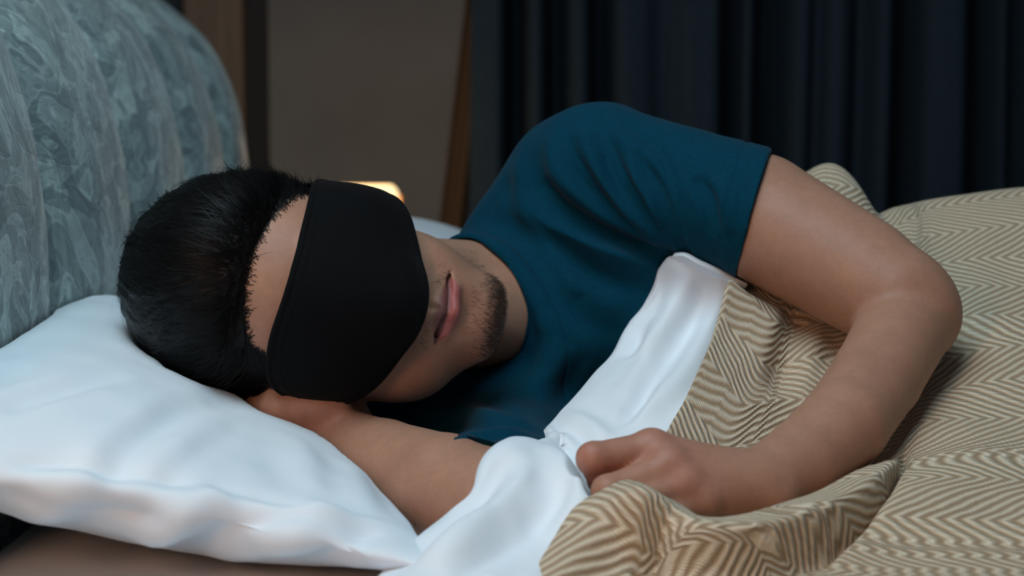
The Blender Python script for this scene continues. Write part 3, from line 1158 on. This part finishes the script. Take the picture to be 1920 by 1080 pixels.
# ------------------------------------------------------------------ goatee and moustache stubble
m_beard = Mat('dark_brown_beard', 0.55, srgb(58, 42, 34))
hz = lz
gw = np.exp(-((hz + 0.104) / 0.008) ** 2) * sstep(0.036, 0.018, ax) * (ly < -0.045) * (ly > -0.12)
gw = gw + 0.10 * np.exp(-((rel + 0.020) / 0.003) ** 2) * sstep(0.022, 0.008, ax) * (ly < -0.06) * (ly > -0.12)
gw = gw + 0.10 * np.exp(-((rel - 0.0125 + 0.30 * (ax - 0.012).clip(0)) / 0.0035) ** 2) * sstep(0.036, 0.026, ax) * sstep(0.004, 0.016, ax) * (ly < -0.06) * (ly > -0.12)
gw = gw + 0.05 * sstep(-0.088, -0.104, hz - 0.35 * (ax - 0.03).clip(0)) * sstep(0.06, 0.03, ax) * (hz > -0.125) * (ly < 0.0) * (ly > -0.12)
P, N = pick(Vb, Fb, Nb, 4200, gw + 1e-12)
D = (np.array([0, -0.25, -1.0]) @ HR.T)[None, :] + 0.45 * rng.normal(size=P.shape)
D -= N * (D * N).sum(1)[:, None]
D /= np.linalg.norm(D, axis=1)[:, None] + 1e-9
bd = strands('beard', P, D, N, 0.0025 + 0.0045 * rng.random(len(P)), 0.00010 + 0 * P[:, 0], 0.45 + 0.3 * rng.random(len(P)), m_beard, person, seg=3, curl=0.4)
tag(bd, 'thin dark goatee and stubble', kind='stuff')

# ------------------------------------------------------------------ sleep mask
mv = Vol((-0.345, -0.30, 0.0), (0.06, 0.20, 0.31), 0.0025)
rH(mv, (0, 0.014, 0.036), (0.076, 0.097, 0.079), 0.02)
rH(mv, (0, -0.028, 0.036), (0.066, 0.064, 0.060), 0.04)
rH(mv, (0, -0.034, -0.022), (0.066, 0.060, 0.062), 0.04)
for s in (-1, 1):
    rH(mv, (s * 0.043, -0.056, -0.014), (0.025, 0.025, 0.022), 0.03)
    rH(mv, (s * 0.033, -0.068 if s < 0 else -0.062, 0.018), (0.024, 0.020, 0.020), 0.03)
mv.cap(H(0, -0.086, 0.030), H(0, -0.104, -0.020), 0.012, 0.016, 0.04)
outl = [(66, .018), (52, .030), (34, .042), (15, .052), (0, .058), (-18, .060), (-33, .055), (-42, .047), (-48, .036), (-51.5, .021), (-49, .007),
        (-43, -.005), (-36, -.015), (-26, -.025), (-12, -.031), (5, -.034), (20, -.034), (40, -.030), (56, -.024), (67, -.008), (70, .006)]
loop = catmull(np.array(outl + outl[:1], float), 181)[:-1]


def on_face(phi, z, off):
    n = np.stack([np.sin(phi), -np.cos(phi), np.zeros_like(phi)], -1)
    o_ = np.stack([np.zeros_like(phi), np.full_like(phi, 0.005), z], -1)
    r = np.full(phi.shape, 0.165)
    for _ in range(40):
        Pw = HC + (o_ + n * r[..., None]) @ HR.T
        r = r - 0.7 * np.clip(mv.sample(Pw) - off, -0.02, 0.02)
    return HC + (o_ + n * r[..., None]) @ HR.T


cen = np.array([0.0, 0.008])
rr = np.linspace(0.02, 1, 40)
PH = np.radians(cen[0] + rr[:, None] * (loop[None, :, 0] - cen[0]))
ZZ = cen[1] + rr[:, None] * (loop[None, :, 1] - cen[1])
offs = 0.0045 + 0 * rr[:, None] + 0.0025 * (1 - rr[:, None] ** 2) + 0 * PH
Mp = on_face(PH, ZZ, offs)
m_mask = Mat('black_satin_foam', 0.85, srgb(7, 8, 10), sheen=0.03, spec=0.12)
m_mask.bump(m_mask.noise(1200.0, 2, m_mask.obj()), 0.2, 0.0003)
Vm = Mp.reshape(-1, 3)
Fm = grid_faces(len(rr), Mp.shape[1], True)
Vm = np.concatenate([Vm, Mp[0].mean(0)[None]])
Fl = Fm.tolist() + [[(j + 1) % Mp.shape[1], j, len(Vm) - 1] for j in range(Mp.shape[1])][::1]
mask = mesh('sleep_mask', Vm, Fl, m_mask, person)
mask['label'] = 'plain black sleep mask'
so = mask.modifiers.new('thick', 'SOLIDIFY')
so.thickness = 0.004
so.offset = 0.0
V, F = tube(on_face(np.radians(loop[:, 0]), loop[:, 1], np.full(len(loop), 0.0045)), 0.0030, 8, True)
bnd = mesh('binding', V, F, m_mask, person)
# second stitched ridge inside the edge
lp2 = cen + 0.91 * (loop - cen)
V, F = tube(on_face(np.radians(lp2[:, 0]), lp2[:, 1], np.full(len(loop), 0.0062)), 0.0011, 6, True)
bn2 = mesh('stitching', V, F, m_mask, person)
# elastic strap round the back of the head, under the hair
pa = np.linspace(68, 307, 70)
zz = np.interp(pa, [68, 297], [0.008, 0.018]) + 0.012 * np.sin(np.radians((pa - 68) / 229 * 180))
S0 = on_face(np.radians(pa), zz - 0.007, np.full(70, 0.003))
S1 = on_face(np.radians(pa), zz + 0.007, np.full(70, 0.003))
Vst = np.stack([S0, (S0 + S1) / 2, S1], 1).reshape(-1, 3)
stp = mesh('strap', Vst, grid_faces(70, 3), m_mask, person)
stp.modifiers.new('thick', 'SOLIDIFY').thickness = 0.0015
for q in (bnd, bn2, stp):
    q.parent = mask
    q.matrix_parent_inverse = Matrix.Identity(4)

# ------------------------------------------------------------------ front pillow
U, Vv, XY, Z, pr = pillow_surface([(-0.385, -0.360), (-0.036, -0.352), (-0.165, 0.33), (-0.40, 0.33)], (0.082, 0.020, 0.02, 0.090), 0, 0)
top = Z + 0.038 * pr + 0.036 * np.clip(0.3 - U, 0, 1.3) * pr - 0.016 * np.clip(-U, 0, 1) * (0.6 - Vv).clip(0) * pr
bot = np.maximum(Z - 0.06 * pr, 0.001)
Vp, Fp = build_pillow(U, Vv, XY, top, bot)


def settle(V, vols, gap):
    """press soft things down below what lies on them"""
    for _ in range(25):
        d = np.min([v.sample(V) for v in vols], axis=0)
        m = (d < gap)
        if not m.any():
            break
        V[m, 2] -= np.maximum((gap - d[m]) * 0.7, 0.0004)
    return V


def press_headboard(V, gap=0.004):
    lim = headboard_x(V[:, 1], V[:, 2]) + gap
    V[:, 0] = np.maximum(V[:, 0], lim)
    return V


Vp = press_headboard(Vp)
Vp = settle(Vp, (body, hv2), 0.002)
PILLOW_FOLDS = [
    ([(430, 745), (330, 790), (250, 850), (190, 905)], -0.0090, 0.0108),
    ([(410, 755), (300, 830), (240, 870)], 0.0072, 0.0108),
    ([(240, 705), (150, 720), (60, 745), (0, 770)], -0.0063, 0.0090),
    ([(0, 893), (120, 905), (250, 925), (360, 935)], 0.0072, 0.0063),
    ([(360, 935), (500, 955), (640, 975), (760, 985)], 0.0054, 0.0063),
    ([(190, 910), (120, 935), (60, 980)], 0.0081, 0.0126),
    ([(420, 930), (330, 985), (260, 1010)], 0.0081, 0.0126),
    ([(640, 960), (560, 1000), (480, 1030)], 0.0072, 0.0126),
    ([(700, 990), (640, 1030), (590, 1055)], -0.0054, 0.0108),
    ([(480, 950), (400, 1010), (330, 1040)], -0.0072, 0.0126),
    ([(560, 820), (580, 880), (600, 930)], 0.0036, 0.0126),
    ([(660, 870), (670, 920), (690, 960)], 0.0040, 0.0108),
    ([(250, 640), (330, 690), (420, 735)], -0.0045, 0.0072),
]
Vp = strokes(Vp, Fp, PILLOW_FOLDS)
Vp = Vp + vnormals(Vp, Fp) * (0.0012 * vnoise(Vp, 28) + 0.0006 * vnoise(Vp, 60))[:, None]
Vp = settle(Vp, (body, hv2), 0.003)
Vp = laplace(Vp, Fp, 4, 0.5)
Vp[:, 2] = np.maximum(Vp[:, 2], 0.0005)
pil = mesh('pillow', Vp, Fp, m_cotton)
tag(pil, 'plump white pillow under the head in the foreground', 'pillow')

# ------------------------------------------------------------------ far pillow
U, Vv, XY, Z, pr = pillow_surface([(-0.38, 0.42), (0.04, 0.44), (0.05, 1.02), (-0.39, 1.02)], (0.05, 0.04, 0.04, 0.05), 0, 0, n=60)
Vq, Fq = build_pillow(U, Vv, XY, Z + 0.118 * pr, np.maximum(Z - 0.05 * pr, 0.001))
Vq = press_headboard(Vq)
Vq = Vq + vnormals(Vq, Fq) * (0.002 * vnoise(Vq, 16))[:, None]
Vq[:, 2] = np.maximum(Vq[:, 2], 0.0005)
o = mesh('pillow', Vq, Fq, m_cotton)
tag(o, 'white pillow on the far side of the bed, mostly hidden', 'pillow')

# ------------------------------------------------------------------ duvet, turned back in a white strip
DUVET = [
    [(1272, 482, 1.312), (1262, 474, 1.305), (1285, 470, 1.292), (1318, 480, 1.288), (1352, 500, 1.285), (1390, 520, 1.29)],
    [(1246, 505, 1.322), (1238, 500, 1.315), (1272, 495, 1.300), (1312, 505, 1.295), (1355, 525, 1.292), (1395, 545, 1.30)],
    [(1216, 560, 1.335), (1208, 557, 1.325), (1250, 560, 1.310), (1295, 570, 1.300), (1348, 590, 1.295), (1390, 605, 1.30)],
    [(1158, 662, 1.302), (1150, 658, 1.290), (1200, 650, 1.275), (1260, 655, 1.265), (1322, 670, 1.255), (1370, 690, 1.26)],
    [(1088, 748, 1.252), (1080, 742, 1.240), (1140, 735, 1.225), (1210, 745, 1.210), (1285, 765, 1.195), (1340, 780, 1.20)],
    [(1024, 818, 1.212), (1015, 812, 1.200), (1080, 808, 1.185), (1150, 815, 1.170), (1240, 835, 1.150), (1290, 850, 1.15)],
    [(1010, 880, 1.200), (1000, 855, 1.180), (1060, 865, 1.160), (1120, 885, 1.140), (1180, 910, 1.120), (1240, 930, 1.12)],
    [(930, 885, 1.120), (935, 852, 1.105), (975, 838, 1.135), (1045, 856, 1.110), (1100, 895, 1.070), (1170, 935, 1.05)],
    [(902, 890, 1.085), (910, 855, 1.065), (958, 820, 1.070), (1030, 835, 1.075), (1090, 878, 1.030), (1150, 925, 1.02)],
    [(872, 955, 1.055), (880, 925, 1.030), (930, 890, 1.035), (1000, 905, 1.030), (1070, 940, 1.005), (1120, 985, 1.00)],
    [(800, 1000, 1.03), (812, 985, 1.015), (880, 960, 1.005), (950, 975, 0.995), (1030, 1015, 0.98), (1080, 1050, 0.98)],
    [(700, 1095, 0.97), (722, 1072, 0.96), (800, 1050, 0.950), (880, 1060, 0.94), (985, 1100, 0.93), (1040, 1120, 0.93)],
    [(620, 1200, 0.91), (640, 1180, 0.90), (720, 1160, 0.895), (810, 1170, 0.89), (930, 1190, 0.885), (990, 1210, 0.885)],
    [(560, 1290, 0.86), (580, 1275, 0.85), (660, 1270, 0.845), (760, 1275, 0.84), (880, 1290, 0.835), (940, 1300, 0.835)],
]
for _r in DUVET[:6]:
    _r[0] = (_r[1][0] + 7, _r[1][1] + 2, _r[1][2] + 0.014)
net = np.array([[at(*p) for p in row] for row in DUVET])
NR_, NC_ = 230, 120
G = catmull(net, NR_)
G = np.swapaxes(catmull(np.swapaxes(G, 0, 1), NC_), 0, 1)
Vd = G.reshape(-1, 3)
Fd = grid_faces(NR_, NC_)
nd = vnormals(Vd, Fd)
if (nd @ (CAM - Vd.mean(0))).sum() < 0:
    Fd = Fd[:, ::-1].copy()
_ci = np.arange(len(Vd)) % NC_ >= NC_ // 5
_Vi = Vd[_ci]
_Vi = pushout(_Vi, sh, 0.005)
_Vi = pushout(_Vi, arm2v, 0.005, 2)
Vd[_ci] = _Vi
Vd = settle(Vd, (armv,), 0.006)
Vd = laplace(Vd, Fd, 14, 0.5)
DUVET_FOLDS = [
    ([(1335, 515), (1300, 590), (1240, 680), (1170, 770)], -0.0060, 0.0072),
    ([(1290, 500), (1255, 590), (1200, 670)], 0.0045, 0.0081),
    ([(1355, 560), (1310, 660), (1250, 740), (1190, 800)], 0.0045, 0.0072),
    ([(1200, 600), (1190, 640), (1170, 670)], -0.0045, 0.0063),
    ([(1230, 700), (1200, 750), (1160, 800)], -0.0037, 0.0054),
    ([(1060, 770), (1110, 800), (1140, 830)], 0.0045, 0.0063),
    ([(1025, 815), (1060, 830), (1085, 850)], 0.0042, 0.0045),
    ([(955, 850), (930, 900), (890, 950), (840, 1000)], -0.0053, 0.0081),
    ([(1000, 850), (960, 920), (880, 1000), (800, 1070)], 0.0053, 0.0108),
    ([(1060, 880), (1040, 950), (990, 1010), (920, 1075)], -0.0067, 0.0108),
    ([(1095, 900), (1070, 960), (1030, 1010)], 0.0053, 0.0090),
    ([(905, 960), (850, 1010), (790, 1060)], 0.0045, 0.0090),
    ([(970, 990), (900, 1050), (860, 1080)], -0.0037, 0.0081),
]
Vd = strokes(Vd, Fd, DUVET_FOLDS)
Vd = Vd + vnormals(Vd, Fd) * (0.0012 * vnoise(Vd, 34) + 0.0006 * vnoise(Vd, 80))[:, None]
Vd = settle(Vd, (armv,), 0.004)
Vd = laplace(Vd, Fd, 3, 0.5)
Vd[:, 2] = np.maximum(Vd[:, 2], 0.004)
duv = mesh('duvet', Vd, Fd, m_cotton)
so = duv.modifiers.new('thick', 'SOLIDIFY')
so.thickness = 0.004
so.offset = -1
tag(duv, 'white duvet edge turned back between the chest and the beige blanket', 'duvet')


# ------------------------------------------------------------------ beige herringbone blanket
def tps(P, z, Q, lam=1e-5):
    def U_(r2):
        return np.where(r2 > 0, r2 * np.log(r2 + 1e-12), 0)
    n = len(P)
    K = U_(((P[:, None] - P[None]) ** 2).sum(-1)) + lam * np.eye(n)
    A = np.zeros((n + 3, n + 3))
    A[:n, :n] = K
    A[:n, n] = 1
    A[:n, n + 1:] = P
    A[n:, :n] = A[:n, n:].T
    w = np.linalg.solve(A, np.concatenate([z, np.zeros(3)]))
    out = w[n] + Q @ w[n + 1:]
    for i in range(n):
        out = out + w[i] * U_(((Q - P[i]) ** 2).sum(-1))
    return out


BL = [(1375, 515, 1.27), (1330, 650, 1.20), (1250, 805, 1.12), (1130, 925, 1.03), (1060, 1010, .99), (1015, 1085, .96),
      (1490, 598, 1.29), (1560, 612, 1.29), (1460, 720, 1.21), (1340, 850, 1.125), (1420, 640, 1.235),
      (1640, 396, 1.52), (1720, 378, 1.51), (1920, 352, 1.51), (1780, 480, 1.40), (1920, 470, 1.40), (1860, 650, 1.255), (1960, 650, 1.255),
      (1720, 800, 1.155), (1920, 800, 1.15), (1640, 900, 1.078), (1920, 950, 1.048), (1420, 1030, .985), (1500, 985, 1.01), (1580, 940, 1.05), (1350, 1080, .955), (1520, 1060, .985), (1700, 1050, .998), (1920, 1075, .988)]
PW = [at(*b) for b in BL] + [np.array(p) for p in (
    (0.29, -0.06, 0.088), (0.22, -0.15, 0.045), (0.15, -0.235, 0.022), (0.07, -0.26, 0.022), (0.18, 0.10, 0.19), (0.25, 0.20, 0.215), (0.22, 0.30, 0.17), (0.20, 0.45, 0.05),
    (0.45, 0.42, 0.10), (0.7, 0.42, 0.10), (0.45, 0.60, 0.012), (0.8, 0.60, 0.012), (0.2, 0.60, 0.012), (0.75, 0.2, 0.225), (0.75, 0.0, 0.16), (0.75, -0.2, 0.04), (1.1, 0.2, 0.20), (1.1, 0.0, 0.14), (1.1, -0.2, 0.05),
    (0.6, -0.36, 0.009), (0.3, -0.38, 0.009), (0.0, -0.46, 0.012), (1.1, -0.42, 0.012), (0.0, -0.58, 0.010), (0.5, -0.58, 0.010), (1.1, -0.58, 0.010))]
PW = np.array(PW)
ey = [(-0.60, -0.06), (-0.46, -0.035), (-0.40, -0.012)]
for b in BL[:6][::-1]:
    p = at(*b)
    ey.append((p[1], p[0]))
ey += [(0.06, 0.175), (0.15, 0.21), (0.30, 0.22), (0.62, 0.22)]
ey = np.array(ey)
nr, nc = 420, 400
ys = np.linspace(-0.60, 0.62, nr)
xe = np.interp(ys, ey[:, 0], ey[:, 1])
xe = np.convolve(np.pad(xe, 12, mode='edge'), np.ones(25) / 25, 'valid')
s = np.linspace(0, 1, nc) ** 1.25
X = xe[:, None] + (1.12 - xe[:, None]) * s[None, :]
Y = np.broadcast_to(ys[:, None], X.shape).copy()
Q = np.stack([X, Y], -1).reshape(-1, 2)
Zb = tps(PW[:, :2], PW[:, 2], Q)
T0 = np.column_stack([Q, Zb])
T0 = settle(T0, (armv,), 0.009)
_Ft = grid_faces(nr, nc)
Zb = laplace(T0, _Ft, 10, 0.5)[:, 2]
# the rolled fold in front of the wrist
ROLL = [(1000, 1110, .935, .014), (1058, 1015, .968, .018), (1110, 945, .99, .021), (1178, 902, 1.0, .023), (1250, 935, 1.0, .020), (1310, 967, .985, .017), (1400, 962, .992, .016),
        (1500, 930, 1.02, .015), (1590, 888, 1.062, .013), (1640, 855, 1.10, .009), (1690, 815, 1.145, .003)]
rp = catmull(np.array([np.append(at(a, b, c), e) for a, b, c, e in ROLL]), 80)
dd, tt = seg_dist(np.column_stack([Q, np.zeros(len(Q))]), np.column_stack([rp[:, :2], np.zeros(80)]))
cz = np.interp(tt, np.linspace(0, 1, 80), rp[:, 2])
cr = np.interp(tt, np.linspace(0, 1, 80), rp[:, 3])
# which side of the crest: towards the camera (front) or the hand (back)
ti = np.clip((tt * 79).astype(int), 0, 78)
tg = rp[ti + 1, :2] - rp[ti, :2]
sd = np.sign(tg[:, 0] * (Q[:, 1] - rp[ti, 1]) - tg[:, 1] * (Q[:, 0] - rp[ti, 0]))   # + = behind the crest
fade = sstep(1.0, 0.90, tt)
x_ = dd / np.maximum(cr, 1e-3)
prof_r = np.where(sd > 0, np.exp(-(x_ / 1.25) ** 2), np.exp(-(x_ / 1.15) ** 4))
Zb = Zb + fade * (cz - Zb).clip(0) * prof_r
# hollow just in front of the roll, and the roll leans over it
front = (sd < 0) * fade * sstep(0.16, 0.30, tt)
Zb = Zb - 0.022 * front * np.exp(-((x_ - 1.55) / 0.32) ** 2)
Y = Y.reshape(-1) - 0.015 * front * np.exp(-(x_ / 1.1) ** 4)
Xf = X.reshape(-1) + 0.004 * front * np.exp(-(x_ / 1.1) ** 4)
# small hump behind the upper arm
hb_ = at(1590, 372, 1.50)
Zb = Zb + 0.030 * np.exp(-(((Q[:, 0] - hb_[0] + 0.012) / 0.030) ** 2 + ((Q[:, 1] - hb_[1]) / 0.05) ** 2))
Zb = Zb - 0.012 * np.exp(-(((Q[:, 0] - at(1640, 395, 1.5)[0]) / 0.012) ** 2 + ((Q[:, 1] - 0.2) / 0.08) ** 2))
Vk = np.column_stack([Xf, Y, Zb])
Vk[:, 2] += 0.0025 * vnoise(Vk * np.array([1, 1, 0]), 11) + 0.0012 * vnoise(Vk * np.array([1, 1, 0]), 26)
Fk = grid_faces(nr, nc)
if vnormals(Vk, Fk)[:, 2].mean() < 0:
    Fk = Fk[:, ::-1].copy()
BLANKET_FOLDS = [
    ([(1500, 585), (1490, 640), (1465, 700), (1455, 740)], -0.0060, 0.010),
    ([(1445, 570), (1425, 640), (1400, 700)], 0.0030, 0.014),
    ([(1540, 610), (1510, 650), (1490, 690)], 0.0040, 0.010),
    ([(1700, 790), (1800, 740), (1900, 700)], 0.0030, 0.022),
    ([(1600, 930), (1740, 900), (1900, 860)], 0.0030, 0.020),
    ([(1500, 1000), (1650, 970), (1850, 930)], 0.0025, 0.018),
    ([(1850, 420), (1830, 520), (1840, 620)], 0.0030, 0.022),
]
Vk = strokes(Vk, Fk, BLANKET_FOLDS)
Vk = settle(Vk, (armv,), 0.003)
Vk = laplace(Vk, Fk, 2, 0.5)
Vk[:, 2] = np.maximum(Vk[:, 2], 0.0085)
# edge curls under
G = Vk.reshape(nr, nc, 3)
lenu = np.concatenate([np.zeros((nr, 1)), np.cumsum(np.linalg.norm(np.diff(G, axis=1), axis=2), axis=1)], 1)
lenv = np.concatenate([np.zeros((1, nc)), np.cumsum(np.linalg.norm(np.diff(G, axis=0), axis=2), axis=0)], 0)
kern = np.ones(31) / 31
lenu = lenu + (xe - xe.mean())[:, None] * 0.6
uvb = np.stack([lenu, lenv], -1).reshape(-1, 2)

m_bl = Mat('herringbone_knit', 0.9, srgb(180, 158, 130), sheen=0.15, spec=0.1)
_uv = m_bl.uv()
_sp = m_bl.n('ShaderNodeSeparateXYZ')
_w = m_bl.n('ShaderNodeVectorMath', operation='ADD')
_nz = m_bl.n('ShaderNodeTexNoise')
_nz.inputs['Scale'].default_value = 60
m_bl.l(_uv, _nz.inputs['Vector'])
_ns = m_bl.n('ShaderNodeVectorMath', operation='SCALE')
_ns.inputs['Scale'].default_value = 0.0022
m_bl.l(_nz.outputs['Color'], _ns.inputs[0])
m_bl.l(_uv, _w.inputs[0])
m_bl.l(_ns.outputs[0], _w.inputs[1])
m_bl.l(_w.outputs[0], _sp.inputs[0])
uu, vv_ = _sp.outputs[0], _sp.outputs[1]
BAND = 0.050
tri = m_bl.math('PINGPONG', vv_, BAND)
ph = m_bl.math('ADD', uu, m_bl.math('MULTIPLY', tri, 1.25))
PITCHS = 0.0108
st_ = m_bl.math('SINE', m_bl.math('MULTIPLY', ph, 2 * math.pi / PITCHS))
st01 = m_bl.math('MULTIPLY_ADD', st_, 0.5, 0.5)
# twisted yarn along each stripe
tw = m_bl.math('SINE', m_bl.math('MULTIPLY', m_bl.math('ADD', m_bl.math('MULTIPLY', vv_, 2.0), uu), 2 * math.pi / 0.0052))
yarn = m_bl.math('MULTIPLY', m_bl.math('MULTIPLY_ADD', tw, 0.5, 0.5), st01)
fz = m_bl.noise(700.0, 3, _uv)
hgt = m_bl.math('ADD', m_bl.math('MULTIPLY', st01, 0.9), m_bl.math('ADD', m_bl.math('MULTIPLY', yarn, 0.45), m_bl.math('MULTIPLY', fz, 0.25)))
m_bl.l(m_bl.ramp(m_bl.math('ADD', m_bl.math('ADD', m_bl.math('MULTIPLY', m_bl.math('POWER', st01, 0.75), 0.80), m_bl.math('MULTIPLY', tw, 0.07)), m_bl.math('MULTIPLY', m_bl.math('SUBTRACT', fz, 0.5), 0.5)),
                 [(0.08, srgb(162, 138, 112)), (0.40, srgb(198, 174, 146)), (0.75, srgb(226, 208, 183))]), m_bl.b.inputs['Base Color'])
m_bl.bump(hgt, 0.8, 0.0018)
blk = mesh('blanket', Vk, Fk, m_bl, uv=uvb)
so = blk.modifiers.new('thick', 'SOLIDIFY')
so.thickness = 0.007
so.offset = -1
tag(blk, 'beige and cream herringbone knitted blanket over the sleeper', 'blanket')

# ------------------------------------------------------------------ bedside lamp on a nightstand beyond the bed
LD = 2.80
lt = at(700, 350, LD)
lr = at(745, 380, LD)[0] - 0.005
NSZ = -0.10
ns = empty('nightstand', (-0.30, 1.52, -0.56), 'dark wooden nightstand hidden beyond the bed under the lamp', 'nightstand')
mesh('nightstand_top', *box((-0.55, 1.30, NSZ - 0.025), (-0.06, 1.72, NSZ)), m_leg, ns, smooth=False)
mesh('cabinet_body', *box((-0.53, 1.32, -0.50), (-0.08, 1.70, NSZ - 0.026)), m_leg, ns, smooth=False)
dr = mesh('drawer', *box((-0.075, 1.335, -0.30), (-0.065, 1.685, NSZ - 0.035)), m_leg, ns, smooth=False)
V, F = tube([(-0.064, 1.51, -0.21), (-0.05, 1.51, -0.21), (-0.042, 1.51, -0.21)], [0.006, 0.012, 0.004], 12)
kb = mesh('knob', V, F, m_board, ns)
kb.parent = dr
kb.matrix_parent_inverse = Matrix.Identity(4)
for lx in (-0.50, -0.11):
    for ly in (1.35, 1.67):
        V, F = tube([(lx, ly, -0.56), (lx, ly, -0.499)], [0.014, 0.018], 12)
        mesh('leg', V, F, m_leg, ns)
lw = 0.11
lamp = empty('table_lamp', (lr - lw / 2, CAM[1] + LD + lw / 2, NSZ), 'small glowing cream bedside lamp just above the eye mask', 'lamp')


def emis(name, col, strength):
    m = bpy.data.materials.new(name)
    m.use_nodes = True
    b = m.node_tree.nodes['Principled BSDF']
    b.inputs['Base Color'].default_value = col
    b.inputs['Emission Color'].default_value = col
    b.inputs['Emission Strength'].default_value = strength
    return m


m_glow = emis('lamp_glow', srgb(255, 222, 166), 1.25)
m_amber = emis('lamp_amber_edge_glow', srgb(236, 150, 70), 0.8)  # stands for the deeper orange glow at the shade's edges
cx, cy, zt = lr - lw / 2, CAM[1] + LD + lw / 2, lt[2]
h_ = lw / 2
sec = [(-h_ + .02, 0), (h_ - .02, 0), (h_, .02), (h_, .154), (h_ - .010, .165), (-h_ + .010, .165), (-h_, .154), (-h_, .02)]


def shade_prism(pts, y0, y1):
    n = len(pts)
    V = [(cx + a, y, zt - 0.165 + b) for y in (y0, y1) for a, b in pts]
    F = [tuple(range(n)), tuple(range(2 * n - 1, n - 1, -1))] + [(i + n, (i + 1) % n + n, (i + 1) % n, i) for i in range(n)]
    return V, F


o = mesh('shade', *shade_prism(sec, cy - h_, cy + h_), m_glow, lamp, smooth=False)
bevel(o, 0.004)
for sx in (-1, 1):  # added corner bars that put the orange edge glow into colour
    for sy in (-1, 1):
        x1 = cx + sx * (h_ - 0.001)
        y1 = cy + sy * (h_ - 0.001)
        mesh('rim', *box((x1 - 0.005, y1 - 0.005, zt - 0.145), (x1 + 0.005, y1 + 0.005, zt - 0.018)), m_amber, lamp, smooth=False)
V, F = tube([(cx, cy, NSZ + 0.001), (cx, cy, NSZ + 0.012), (cx, cy, NSZ + 0.02), (cx, cy, zt - 0.16)], [0.07, 0.07, 0.012, 0.012], 24)
mesh('base', V, F, m_leg, lamp)
pl = bpy.data.lights.new('lamp_bulb', 'POINT')
pl.energy = 0.5
pl.color = (1.0, 0.62, 0.32)
pl.shadow_soft_size = 0.05
po = bpy.data.objects.new('lamp_bulb', pl)
COL.objects.link(po)
po.location = (cx, cy, zt + 0.06)
print('TOTAL tris', sum(len(o.data.polygons) for o in bpy.data.objects if o.type == 'MESH') * 2)
